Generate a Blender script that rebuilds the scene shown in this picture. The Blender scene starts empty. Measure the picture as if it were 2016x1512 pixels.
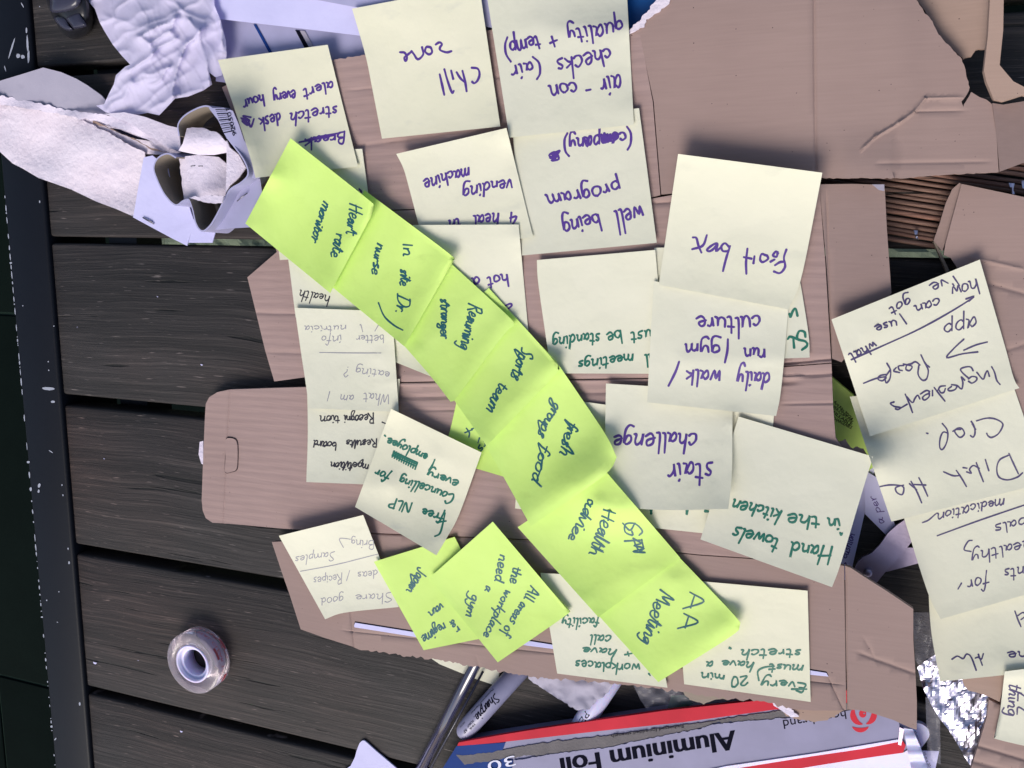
import bpy, bmesh, math, random
import numpy as np
from mathutils import Vector, Matrix, noise
random.seed(7); rng = np.random.RandomState(5)
SC = bpy.context.scene
COL = SC.collection
# ------------------------------------------------------------------ camera
F = 1746.0; CX, CY = 1008.0, 756.0; DIST = 0.50
n = Vector((-0.352, -0.160, 0.923)).normalized()
ex = (Vector((1, 0, 0)) - n * n.x).normalized()
ey = n.cross(ex)
M = Matrix((ex, ey, n))
CAM = (M @ Vector((0, 0, 1))) * DIST
cam = bpy.data.cameras.new('camera'); co = bpy.data.objects.new('camera', cam)
COL.objects.link(co); SC.camera = co
cam.sensor_width = 36; cam.lens = 36 * F / 2016; cam.clip_start = 0.01; cam.clip_end = 60
mw = M.to_4x4(); mw.translation = CAM; co.matrix_world = mw
# ------------------------------------------------------------------ light
w = bpy.data.worlds.new('World'); SC.world = w; w.use_nodes = True
nt = w.node_tree; bg = nt.nodes['Background']
sky = nt.nodes.new('ShaderNodeTexSky'); sky.sky_type = 'NISHITA'; sky.sun_disc = False
SUN_EL, SUN_AZ = math.radians(46), math.radians(188)
sky.sun_elevation = SUN_EL; sky.sun_rotation = SUN_AZ
sky.air_density = 1.0; sky.dust_density = 3.0; sky.ozone_density = 1.2
nt.links.new(sky.outputs[0], bg.inputs[0]); bg.inputs[1].default_value = 0.072
sun = bpy.data.lights.new('sun', 'SUN'); so = bpy.data.objects.new('sun', sun); COL.objects.link(so)
sun.energy = 1.4; sun.angle = math.radians(32); sun.color = (1.0, 0.95, 0.88)
sd = Vector((math.sin(SUN_AZ) * math.cos(SUN_EL), math.cos(SUN_AZ) * math.cos(SUN_EL), math.sin(SUN_EL)))
so.rotation_euler = sd.to_track_quat('Z', 'Y').to_euler(); so.location = (0, -0.8, 1.5)
SC.view_settings.view_transform = 'Standard'; SC.view_settings.look = 'None'
SC.view_settings.exposure = 0.88; SC.view_settings.gamma = 1
# ------------------------------------------------------------------ projection helpers
Mnp = np.array(M); Cnp = np.array(CAM)
def PP(px, py, z):
    """photo measurement (x right, y down) -> point of the place at height z (metres)"""
    px = np.asarray(px, float); py = np.asarray(py, float); z = np.asarray(z, float)
    px, py, z = np.broadcast_arrays(px, py, z)
    d = np.stack([px - CX, -(py - CY), np.full(px.shape, -F)], -1) @ Mnp.T
    t = (z - Cnp[2]) / d[..., 2]
    return Cnp + d * t[..., None]
def P(px, py, z=0.0): return Vector(PP(px, py, z))
MM = 0.001
def sstep(t): t = np.clip(t, 0, 1); return t * t * (3 - 2 * t)
# height field of what already lies on the table, used to rest each sheet on the ones below
X0, Y0, CELL = -300, -300, 4
HW, HH = (2500 + 300) // CELL, (2000 + 300) // CELL
Hf = np.zeros((HH, HW))
def hidx(px, py):
    ix = np.clip(((np.asarray(px) - X0) / CELL).astype(int), 1, HW - 2)
    iy = np.clip(((np.asarray(py) - Y0) / CELL).astype(int), 1, HH - 2)
    return iy, ix
def hget(px, py):
    iy, ix = hidx(px, py); r = Hf[iy, ix]
    for a in (-1, 0, 1):
        for b in (-1, 0, 1): r = np.maximum(r, Hf[iy + a, ix + b])
    return r
def hput(px, py, z):
    iy, ix = hidx(np.ravel(px), np.ravel(py)); np.maximum.at(Hf, (iy, ix), np.ravel(z))
# ------------------------------------------------------------------ materials
def lin(c):
    if isinstance(c, str):
        c = [int(c[i:i + 2], 16) / 255 for i in (0, 2, 4)]
        c = [x / 12.92 if x <= .04045 else ((x + .055) / 1.055) ** 2.4 for x in c]
    return (*c[:3], 1)
def mat(name, col, rough=.6, metal=0.0, **kw):
    m = bpy.data.materials.new(name); m.use_nodes = True
    b = m.node_tree.nodes['Principled BSDF']
    b.inputs['Base Color'].default_value = lin(col); b.inputs['Roughness'].default_value = rough
    b.inputs['Metallic'].default_value = metal
    for k, v in kw.items(): b.inputs[k.replace('_', ' ')].default_value = v
    return m
def N(m, t, **kw):
    x = m.node_tree.nodes.new(t)
    for k, v in kw.items(): setattr(x, k, v)
    return x
def L(m, a, b): m.node_tree.links.new(a, b)
def ramp(m, stops):
    r = N(m, 'ShaderNodeValToRGB'); e = r.color_ramp.elements
    while len(e) < len(stops): e.new(.5)
    for s, (p, c) in zip(e, stops): s.position = p; s.color = lin(c) if not isinstance(c, float) else (c, c, c, 1)
    return r
def coords(m, scale=(1, 1, 1), rot=(0, 0, 0), out='Object'):
    tc = N(m, 'ShaderNodeTexCoord'); mp = N(m, 'ShaderNodeMapping')
    mp.inputs['Scale'].default_value = scale; mp.inputs['Rotation'].default_value = rot
    L(m, tc.outputs[out], mp.inputs[0]); return mp.outputs[0]
def tex(m, vec, scale, detail=4, rough=.55, dist=0):
    t = N(m, 'ShaderNodeTexNoise'); t.inputs['Scale'].default_value = scale
    t.inputs['Detail'].default_value = detail; t.inputs['Roughness'].default_value = rough
    t.inputs['Distortion'].default_value = dist; L(m, vec, t.inputs['Vector']); return t.outputs['Fac']
def bump(m, h, strength, dist, prev=None):
    b = N(m, 'ShaderNodeBump'); b.inputs['Strength'].default_value = strength; b.inputs['Distance'].default_value = dist
    L(m, h, b.inputs['Height'])
    if prev: L(m, prev, b.inputs['Normal'])
    return b.outputs[0]
def mix(m, f, a, b, mode='MIX'):
    x = N(m, 'ShaderNodeMix', data_type='RGBA', blend_type=mode)
    if isinstance(f, float): x.inputs[0].default_value = f
    else: L(m, f, x.inputs[0])
    for s, v in ((6, a), (7, b)):
        if hasattr(v, 'links'): L(m, v, x.inputs[s])
        else: x.inputs[s].default_value = lin(v)
    return x.outputs[2]
def paper(name, col, col2, trans=.2, bs=.15, rough=.75):
    m = mat(name, col, rough); b = m.node_tree.nodes['Principled BSDF']; out = m.node_tree.nodes['Material Output']
    v = coords(m); nz = tex(m, v, 22, 3); c = mix(m, ramp_out(m, nz, .35, .65), col, col2)
    oi = N(m, 'ShaderNodeObjectInfo'); rv = ramp(m, [(0, (.93, .935, .94)), (.5, (1, 1, 1)), (1, (1.03, 1.02, .97))]); L(m, oi.outputs['Random'], rv.inputs[0])
    c = mix(m, 1.0, c, rv.outputs[0], 'MULTIPLY')
    sm = ramp_out(m, tex(m, coords(m, (1, 2.2, 1), (0, 0, .6)), 45, 4), .62, .78); c = mix(m, sm, c, tuple(x * .93 for x in col2))
    L(m, c, b.inputs['Base Color'])
    fine = tex(m, v, 1800, 3); mid = tex(m, v, 60, 3)
    L(m, bump(m, fine, bs, .0002, bump(m, mid, .3, .002, bump(m, tex(m, coords(m, (1, .25, 1), (0, 0, .3)), 30, 2), .35, .004))), b.inputs['Normal'])
    if trans:
        tr = N(m, 'ShaderNodeBsdfTranslucent'); L(m, c, tr.inputs[0]); ms = N(m, 'ShaderNodeMixShader')
        ms.inputs[0].default_value = trans; L(m, b.outputs[0], ms.inputs[1]); L(m, tr.outputs[0], ms.inputs[2])
        L(m, ms.outputs[0], out.inputs[0])
    return m
def ramp_out(m, f, a, b):
    r = N(m, 'ShaderNodeMapRange'); r.inputs[1].default_value = a; r.inputs[2].default_value = b
    L(m, f, r.inputs[0]); return r.outputs[0]
def cardboard(name, col, col2, flute=0.0, rot=0.0):
    m = mat(name, col, .85); b = m.node_tree.nodes['Principled BSDF']
    v = coords(m); big = tex(m, v, 9, 4); fib = tex(m, coords(m, (40, 900, 400), (0, 0, rot)), 1, 4)
    c = mix(m, ramp_out(m, big, .3, .7), col, col2)
    fc = ramp(m, [(.3, (.93, .93, .93) if not flute else (.86, .86, .86)), (.7, (1.03, 1.03, 1.03))]); L(m, fib, fc.inputs[0])
    c = mix(m, .8, c, fc.outputs[0], 'MULTIPLY')
    # dark flecks of recycled pulp
    sp = N(m, 'ShaderNodeTexVoronoi'); sp.inputs['Scale'].default_value = 260; L(m, v, sp.inputs['Vector'])
    msk = N(m, 'ShaderNodeMath', operation='LESS_THAN'); L(m, sp.outputs['Distance'], msk.inputs[0]); msk.inputs[1].default_value = .07
    sel = N(m, 'ShaderNodeMath', operation='MULTIPLY'); L(m, msk.outputs[0], sel.inputs[0])
    gate = ramp_out(m, tex(m, v, 70, 2), .5, .6); L(m, gate, sel.inputs[1])
    c = mix(m, sel.outputs[0], c, '4a3836'); L(m, c, b.inputs['Base Color'])
    nb = bump(m, fib, .04 if not flute else .10, .0006, bump(m, tex(m, v, 1500, 3), .2, .0002))
    if flute:
        wv = N(m, 'ShaderNodeTexWave', bands_direction='Y'); wv.inputs['Scale'].default_value = 21
        wv.inputs['Distortion'].default_value = 1.6; wv.inputs['Detail'].default_value = 2; wv.inputs['Detail Scale'].default_value = .5
        L(m, coords(m, (1, 3.1, 1), (0, 0, rot)), wv.inputs['Vector']); nb = bump(m, wv.outputs['Fac'], flute, .0011, nb)
    L(m, nb, b.inputs['Normal']); return m
def wood(name, c1, c2, c3, seed=0):
    m = mat(name, c1, .62); b = m.node_tree.nodes['Principled BSDF']
    b.inputs['Specular IOR Level'].default_value = .35
    tc = N(m, 'ShaderNodeTexCoord'); oi = N(m, 'ShaderNodeObjectInfo')
    off = N(m, 'ShaderNodeVectorMath', operation='ADD'); L(m, tc.outputs['Object'], off.inputs[0])
    cb = N(m, 'ShaderNodeCombineXYZ'); mu = N(m, 'ShaderNodeMath', operation='MULTIPLY'); mu.inputs[1].default_value = 37
    L(m, oi.outputs['Random'], mu.inputs[0]); L(m, mu.outputs[0], cb.inputs[0]); L(m, mu.outputs[0], cb.inputs[1]); L(m, cb.outputs[0], off.inputs[1])
    wob = N(m, 'ShaderNodeTexNoise'); wob.inputs['Scale'].default_value = 7; wob.inputs['Detail'].default_value = 2; L(m, off.outputs[0], wob.inputs['Vector'])
    sc = N(m, 'ShaderNodeVectorMath', operation='SCALE'); sc.inputs[3].default_value = .014; L(m, wob.outputs['Color'], sc.inputs[0])
    ad = N(m, 'ShaderNodeVectorMath', operation='ADD'); L(m, off.outputs[0], ad.inputs[0]); L(m, sc.outputs[0], ad.inputs[1])
    def st(sx, sy):
        mp = N(m, 'ShaderNodeMapping'); mp.inputs['Scale'].default_value = (sx, sy, sx); L(m, ad.outputs[0], mp.inputs[0]); return mp.outputs[0]
    g1 = tex(m, st(11, 520), 1, 6, .68); g2 = tex(m, st(40, 1300), 1, 3, .6); g3 = tex(m, st(4, 60), 1, 4)
    r = ramp(m, [(.25, c1), (.55, c2), (.8, c3)]); L(m, g1, r.inputs[0])
    rr = ramp(m, [(.3, .55), (.7, 1.25)]); L(m, g3, rr.inputs[0])
    c = mix(m, 1.0, r.outputs[0], rr.outputs[0], 'MULTIPLY')
    # long splits and pale raised fibres
    ck = tex(m, st(9, 210), 1, 3, .5); cr = ramp(m, [(.30, 0.08), (.33, 1.0)]); L(m, ck, cr.inputs[0])
    c = mix(m, 1.0, c, cr.outputs[0], 'MULTIPLY')
    fb = tex(m, st(75, 1100), 1, 2, .4); fr = ramp_out(m, fb, .69, .80)
    c = mix(m, fr, c, '7d7472')
    bp = ramp_out(m, tex(m, off.outputs[0], 5, 2), .45, .7); c = mix(m, bp, c, mix(m, 1.0, c, (1.45, 1.12, 1.0), 'MULTIPLY')); L(m, c, b.inputs['Base Color'])
    nb = bump(m, g1, .5, .0012, bump(m, g2, .35, .0006)); nb = bump(m, cr.outputs[0], .8, .0012, nb)
    L(m, nb, b.inputs['Normal']); return m
def plain(name, col, rough, bs=.05, sc=300, metal=0, **kw):
    m = mat(name, col, rough, metal, **kw); b = m.node_tree.nodes['Principled BSDF']; v = coords(m)
    c2 = tuple(x * .82 for x in lin(col)[:3]); c = mix(m, ramp_out(m, tex(m, v, sc / 8, 3), .35, .7), lin(col)[:3], c2)
    L(m, c, b.inputs['Base Color']); L(m, bump(m, tex(m, v, sc, 3), bs, .0005), b.inputs['Normal']); return m
MT = {}
MT['note'] = paper('pale_yellow_note_paper', (.81, .795, .645), (.78, .77, .615), .15)
MT['neon'] = paper('neon_green_note_paper', (.72, .95, .265), (.67, .90, .23), .2, .08)
MT['white'] = paper('white_office_paper', (.66, .64, .93), (.60, .585, .88), .1)
MT['tissue'] = paper('white_tissue', (.82, .78, .96), (.77, .73, .92), .42, .15)
MT['rough_white'] = paper('torn_white_liner', (.78, .71, .84), (.70, .62, .74), .05, .9)
m = MT['rough_white']; b = m.node_tree.nodes['Principled BSDF']; L(m, bump(m, tex(m, coords(m), 330, 3), .55, .0012, b.inputs['Normal'].links[0].from_socket), b.inputs['Normal'])
MT['grey_liner'] = paper('grey_paper_liner', (.40, .37, .46), (.34, .32, .41), 0, .5)
MT['card'] = cardboard('brown_cardboard', (.330, .232, .205), (.280, .194, .174))
MT['flute'] = cardboard('fluted_cardboard', (.375, .262, .240), (.325, .224, .206), .09, -.10)
MT['tan'] = cardboard('tan_cardboard', (.38, .265, .215), (.33, .23, .185))
MT['board_in'] = cardboard('grey_board_inside', (.30, .25, .20), (.25, .205, .165))
MT['wood'] = wood('weathered_black_wood', (.009, .008, .0082), (.026, .022, .022), (.088, .075, .070))
MT['bamboo'] = wood('bamboo_stick', (.09, .05, .04), (.23, .13, .10), (.42, .27, .21))
MT['rail'] = plain('navy_painted_steel', (.0035, .005, .010), .5, .12, 120, Specular_IOR_Level=.18)
MT['chip'] = plain('bare_metal_chip', (.36, .38, .46), .6)
MT['tile'] = plain('dark_paving', (.003, .0065, .0055), .95, .5, 90, Specular_IOR_Level=.04)
MT['grout'] = plain('paving_joint', (.014, .026, .021), .95, .5, 90, Specular_IOR_Level=.04)
MT['black'] = plain('black_plastic', (.012, .012, .016), .3, .05)
MT['gloss'] = plain('glossy_black_plastic', (.035, .035, .06), .22, .02)
MT['chrome'] = plain('pen_lacquer', (.03, .03, .075), .12, .0, Coat_Weight=1.0)
MT['barrel'] = plain('grey_marker_barrel', (.30, .29, .43), .35, .02)
MT['steel'] = plain('brushed_steel', (.45, .38, .50), .38, .15, 500, metal=.85)
MT['red'] = plain('red_print', (.60, .028, .05), .6, .02, Specular_IOR_Level=.12)
MT['blue'] = plain('blue_print', (.01, .045, .22), .6, .02, Specular_IOR_Level=.12)
MT['bluef'] = plain('blue_plastic_folder', (.005, .10, .36), .35, .02)
MT['boxw'] = plain('white_coated_card', (.42, .41, .62), .4, .02)
MT['boxw_shaded'] = plain('shaded_white_card', (.25, .24, .38), .5, .02, Specular_IOR_Level=.3)  # white card of the foil box, shade painted into its colour
MT['greycard'] = plain('torn_grey_pulp', (.16, .145, .15), .95, .6, 900)
MT['purple'] = mat('purple_marker_ink', (.075, .028, .235), .5)
MT['purple2'] = mat('dark_violet_ink', (.055, .040, .125), .5)
MT['teal'] = mat('teal_marker_ink', (.008, .095, .115), .5)
MT['green'] = mat('green_marker_ink', (.004, .135, .090), .5)
MT['inkblack'] = mat('black_pen_ink', (.02, .018, .028), .5)
MT['pencil'] = mat('grey_pencil', (.30, .29, .33), .6)
MT['print'] = mat('black_print', (.006, .006, .014), .8, Specular_IOR_Level=.03)
MT['whitep'] = mat('white_print', (.6, .6, .75), .45)
MT['redp'] = mat('red_tape_print', (.55, .10, .12), .45)
MT['staple'] = mat('staple_wire', (.25, .24, .28), .35, .9)
MT['gravel'] = plain('mossy_gravel', (.13, .16, .11), .9, 1.0, 1400)
# clear tape wound on a core
m = mat('clear_tape', (.95, .84, .91), .14); b = m.node_tree.nodes['Principled BSDF']
b.inputs['Transmission Weight'].default_value = .82; b.inputs['IOR'].default_value = 1.35; MT['tape'] = m
MT['core'] = plain('white_plastic_core', (.70, .66, .92), .35, .02, Subsurface_Weight=.3, Subsurface_Scale=.002)
# crumpled kitchen foil
m = mat('aluminium_foil', (.66, .63, .76), .3, 1.0); b = m.node_tree.nodes['Principled BSDF']
v = coords(m); vo = N(m, 'ShaderNodeTexVoronoi', feature='DISTANCE_TO_EDGE'); vo.inputs['Scale'].default_value = 110; L(m, v, vo.inputs['Vector'])
L(m, bump(m, vo.outputs['Distance'], .12, .002), b.inputs['Normal']); MT['foil'] = m
# thin clear film
m = mat('clear_plastic_film', (.75, .73, .85), .12); b = m.node_tree.nodes['Principled BSDF']
gl = N(m, 'ShaderNodeBsdfTransparent'); ms = N(m, 'ShaderNodeMixShader'); ms.inputs[0].default_value = .08
v = coords(m); L(m, bump(m, tex(m, coords(m, (1, .2, 1)), 60, 2), .4, .004), b.inputs['Normal'])
L(m, gl.outputs[0], ms.inputs[1]); L(m, b.outputs[0], ms.inputs[2]); L(m, ms.outputs[0], m.node_tree.nodes['Material Output'].inputs[0]); MT['film'] = m
# ------------------------------------------------------------------ object helpers
def link(name, verts, faces, m, parent=None, smooth=False, loc=None):
    verts = np.asarray(verts, float)
    if parent is not None: base = np.array(parent['_o'])
    elif loc is not None: base = np.array(loc, float)
    else: base = np.array([(verts[:, 0].min() + verts[:, 0].max()) / 2, (verts[:, 1].min() + verts[:, 1].max()) / 2, verts[:, 2].min()])
    me = bpy.data.meshes.new(name); me.from_pydata((verts - base).tolist(), [], faces); me.update()
    if smooth: me.polygons.foreach_set('use_smooth', [True] * len(me.polygons))
    if isinstance(m, (list, tuple)):
        for q in m: me.materials.append(q)
    else: me.materials.append(m)
    o = bpy.data.objects.new(name, me); COL.objects.link(o)
    if parent is not None:
        o.parent = parent; o['_o'] = base.tolist()
    else: o.location = base; o['_o'] = base.tolist()
    return o
def tag(o, label=None, cat=None, group=None, kind=None):
    if label: o['label'] = label
    if cat: o['category'] = cat
    if group: o['group'] = group
    if kind: o['kind'] = kind
    return o
def empty(name, loc):
    o = bpy.data.objects.new(name, None); COL.objects.link(o); o.location = loc; o['_o'] = list(loc); o.empty_display_size = .02
    return o
def inpoly(pts, x, y):
    r = np.zeros(np.shape(x), bool); k = len(pts)
    for i in range(k):
        x1, y1 = pts[i]; x2, y2 = pts[(i + 1) % k]
        if y1 == y2: continue
        c = ((y1 > y) != (y2 > y)) & (x < (x2 - x1) * (y - y1) / (y2 - y1) + x1); r ^= c
    return r
def torn(pts, amp=3, step=6, seed=1, closed=False):
    out = []; k = len(pts) - (0 if closed else 1)
    for i in range(k):
        a = np.array(pts[i], float); b = np.array(pts[(i + 1) % len(pts)], float); ln = np.linalg.norm(b - a)
        c = max(1, int(ln / step)); nn = np.array([-(b - a)[1], (b - a)[0]]) / (ln + 1e-9)
        for j in range(c):
            q = a + (b - a) * j / c
            h = noise.noise(Vector((q[0] * .11, q[1] * .11, seed))) + .5 * noise.noise(Vector((q[0] * .4, q[1] * .4, seed + 9)))
            out.append(tuple(q + nn * h * amp * 1.6))
    if not closed: out.append(tuple(pts[-1]))
    return out
def sheet(name, pts, zf, m, thick=3.0, cell=14, parent=None, lines=(), smooth=True, put=True, cellmask=None, loc=None):
    """flat-ish piece cut to an outline, meshed finely, its height given by zf (mm); thick in mm downwards"""
    bm = bmesh.new(); vs = [bm.verts.new((x, -y, 0)) for x, y in pts]; bm.faces.new(vs)
    xs = [p[0] for p in pts]; ys = [p[1] for p in pts]
    def cut(cx, cy, nx, ny):
        g = bm.verts[:] + bm.edges[:] + bm.faces[:]
        bmesh.ops.bisect_plane(bm, geom=g, dist=1e-4, plane_co=(cx, -cy, 0), plane_no=(nx, -ny, 0))
    for (x1, y1, x2, y2, wd) in lines:
        ln = math.hypot(x2 - x1, y2 - y1); nx, ny = -(y2 - y1) / ln, (x2 - x1) / ln
        for t in (-1, -.4, 0, .4, 1): cut(x1 + nx * wd * t, y1 + ny * wd * t, nx, ny)
    x = min(xs) + cell * .53
    while x < max(xs): cut(x, 0, 1, 0); x += cell
    y = min(ys) + cell * .53
    while y < max(ys): cut(0, y, 0, 1); y += cell
    bmesh.ops.triangulate(bm, faces=[f for f in bm.faces if len(f.verts) > 4])
    bm.verts.index_update()
    pv = np.array([(v.co.x, -v.co.y) for v in bm.verts]); k = len(pv)
    z = np.asarray(zf(pv[:, 0], pv[:, 1]), float) * MM + np.zeros(k)
    if put == 'rest': z = np.maximum(z, hget(pv[:, 0], pv[:, 1]) + .0004)
    top = PP(pv[:, 0], pv[:, 1], z); faces = [[v.index for v in f.verts] for f in bm.faces]
    bd = [e for e in bm.edges if len(e.link_faces) == 1]
    side = []
    for e in bd:
        f = e.link_faces[0]; l = [q for q in f.loops if q.edge == e][0]
        a, b2 = l.vert.index, l.link_loop_next.vert.index; side.append([b2, a, a + k, b2 + k])
    bm.free(); bot = top.copy(); bot[:, 2] -= thick * MM
    side = [[i + 2 * k for i in s_] for s_ in side]
    allf = faces + [[i + k for i in reversed(f)] for f in faces] + side
    o = link(name, np.vstack([top, bot, top, bot]), allf, m, parent, False, loc)
    if smooth:
        o.data.polygons.foreach_set('use_smooth', [True] * len(faces) * 2 + [False] * len(side))
    if put:
        gx, gy = np.meshgrid(np.arange(min(xs), max(xs), 3), np.arange(min(ys), max(ys), 3)); ok = inpoly(pts, gx, gy)
        if ok.any():
            gx, gy = gx[ok], gy[ok]; zz = np.asarray(zf(gx, gy)) * MM + np.zeros(gx.shape)
            if put == 'rest': zz = np.maximum(zz, hget(gx, gy) + .0004)
            hput(gx, gy, zz)
    return o
def groove(x, y, l, depth, wd):
    x1, y1, x2, y2 = l; ln = math.hypot(x2 - x1, y2 - y1)
    d = ((x - x1) * -(y2 - y1) + (y - y1) * (x2 - x1)) / ln
    t = ((x - x1) * (x2 - x1) + (y - y1) * (y2 - y1)) / ln ** 2
    return -depth * np.clip(1 - np.abs(d) / wd, 0, 1) * ((t > -.02) & (t < 1.02))
# ------------------------------------------------------------------ stroke handwriting
G = {
'a': (10, '6 8 4 10 1 7 1 2 3 0 6 4 8 10 7 2 10 0'), 'b': (9, '1 20 1 1|1 7 5 10 8 7 8 2 4 0 1 2'),
'c': (9, '8 8 5 10 1 6 2 1 6 0 9 2'), 'd': (10, '8 8 5 10 1 6 2 1 5 0 8 5 9 19 8 3 10 0'),
'e': (9, '0 4 7 6 6 10 2 9 1 3 4 0 9 2'), 'f': (7, '9 17 6 20 4 15 3 2 2 -7|0 10 7 10'),
'g': (9, '8 8 5 10 1 7 2 2 6 2 8 9 8 -4 5 -9 0 -7'), 'h': (10, '1 20 1 0 2 6 5 10 8 8 8 1 10 0'),
'i': (4, '1 10 2 1 4 0|2 15 3 16'), 'j': (6, '4 10 4 -5 1 -9 -1 -7|4 15 5 16'),
'k': (9, '1 20 1 0|8 10 2 5 5 3 9 0'), 'l': (4, '1 20 1 2 4 0'),
'm': (14, '1 10 1 0 2 7 5 10 7 7 7 0 8 7 11 10 13 7 13 1 14 0'), 'n': (10, '1 10 1 0 2 7 6 10 8 7 8 1 10 0'),
'o': (9, '5 10 1 7 1 2 5 0 8 3 8 8 5 10 7 9'), 'p': (9, '1 10 0 -9|1 7 5 10 8 7 7 2 3 0 1 2'),
'q': (9, '8 8 5 10 1 7 2 1 6 2 8 9 8 -9'), 'r': (7, '1 10 2 0 2 6 5 10 7 9'),
's': (8, '7 9 3 10 2 7 6 4 6 1 1 0'), 't': (7, '3 17 3 3 5 0 7 1|0 11 7 11'),
'u': (10, '1 10 1 3 4 0 7 3 8 10 8 2 10 0'), 'v': (8, '0 10 4 0 8 10'),
'w': (12, '0 10 2 0 5 8 8 0 11 10'), 'x': (8, '0 10 8 0|8 10 0 0'),
'y': (9, '1 10 2 4 5 3 8 10 7 -5 3 -9 0 -6'), 'z': (8, '0 9 7 10 1 0 8 1'),
'A': (13, '0 0 6 20 11 0|2 7 10 8'), 'B': (11, '1 0 1 20 8 19 8 12 2 10 10 8 9 1 1 0'),
'C': (13, '12 16 8 20 2 15 1 6 5 0 12 3'), 'D': (13, '2 20 2 0|0 19 9 18 13 10 9 1 0 0'),
'E': (11, '10 18 3 19 2 11 8 11 2 10 1 2 10 1'), 'F': (10, '2 20 1 0|0 20 10 19|1 11 8 11'),
'G': (13, '11 16 7 20 1 13 2 2 8 0 11 8 7 8'), 'H': (13, '1 20 1 0|11 20 10 0|0 10 13 11'),
'I': (4, '2 20 1 0'), 'J': (10, '8 20 7 2 3 -2 0 3'), 'L': (9, '1 20 1 0 8 0'),
'M': (15, '0 0 2 20 7 6 12 20 14 0'), 'N': (12, '1 0 1 20 10 0 10 20'),
'P': (10, '1 20 1 -4|0 19 8 19 9 13 2 9'), 'R': (12, '2 20 1 -3|1 19 9 19 9 12 4 10 8 5 13 -2'),
'S': (11, '10 17 6 20 1 16 8 8 8 2 1 0'), 'T': (11, '5 20 5 0|0 19 11 20'), 'W': (16, '0 18 4 0 8 14 12 0 15 18'),
'2': (10, '1 15 5 20 9 15 1 0 10 1'), '0': (10, '5 20 1 14 2 3 6 0 9 8 8 18 5 20'), '4': (10, '6 20 0 8 9 8|8 14 7 0'),
'?': (8, '0 16 4 20 8 15 4 9 4 5|4 1 4 0'), '-': (9, '1 8 8 8'), '/': (9, '0 -6 9 20'), '(': (6, '6 22 1 14 1 2 6 -6'),
')': (6, '0 22 5 14 5 2 0 -6'), '+': (10, '5 14 5 2|0 8 10 8'), '.': (4, '1 1 2 0'), "'": (3, '1 20 1 15'), '&': (11, '10 0 2 15 6 19 8 15 1 5 4 0 10 7'), ',': (4, '2 1 0 -4'), '!': (4, '1 20 1 6|1 1 1 0')}
def glyph_strokes(s, link_up=False, jit=.5, rs=0):
    R = random.Random(hash_s(s) + rs); out = []; x = 0; prev = None
    for ch in s:
        if ch == ' ': x += 8; prev = None; continue
        wd, d = G[ch]; dy = R.uniform(-jit, jit); sc = R.uniform(.92, 1.08)
        for k, st in enumerate(d.split('|')):
            v = list(map(float, st.split())); pts = [(x + v[i] * sc + R.uniform(-jit, jit) * .6, v[i + 1] * sc + dy + R.uniform(-jit, jit) * .6) for i in range(0, len(v), 2)]
            if link_up and prev is not None and k == 0 and ch.islower():
                prev.extend(pts); 
                continue
            out.append(pts)
            if k == 0: first = pts
        if link_up:
            if not ch.islower(): prev = None
            elif prev is None: prev = first
        x += wd * sc + 1.6
    return out, x
def hash_s(s):
    h = 7
    for c in s: h = (h * 31 + ord(c)) % 100003
    return h
def cr(pts, per=5):
    p = np.array(pts, float)
    if len(p) < 3: return np.array([p[0] + (p[-1] - p[0]) * t for t in np.linspace(0, 1, 5)])
    q = np.vstack([2 * p[0] - p[1], p, 2 * p[-1] - p[-2]]); out = []
    for i in range(1, len(q) - 2):
        for t in np.arange(per) / per:
            out.append(.5 * ((2 * q[i]) + (-q[i - 1] + q[i + 1]) * t + (2 * q[i - 1] - 5 * q[i] + 4 * q[i + 1] - q[i + 2]) * t * t + (-q[i - 1] + 3 * q[i] - 3 * q[i + 1] + q[i + 2]) * t ** 3))
    out.append(q[-2]); return np.array(out)
def word(s, x0, y0, x1, y1, xh, slant=0.0, link_up=False, jit=.7):
    """strokes of a written word in photo measurements, baseline from (x0,y0) to (x1,y1)"""
    st, wd = glyph_strokes(s, link_up, jit); ph = hash_s(s) % 17; d = np.array([x1 - x0, y1 - y0], float); up = np.array([d[1], -d[0]]) / np.linalg.norm(d)
    out = []
    for s_ in st:
        p = cr(s_); p[:, 1] = p[:, 1] * (1 + .10 * np.sin(p[:, 0] * .11 + ph)) + .9 * np.sin(p[:, 0] * .07 + ph); xx = p[:, 0] + p[:, 1] * (slant + .10 * math.sin(ph) + .06 * np.sin(p[:, 0] * .09 + ph)); out.append(np.array([x0, y0]) + (xx / wd)[:, None] * d + (p[:, 1] * xh / 10)[:, None] * up)
    return out
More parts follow.
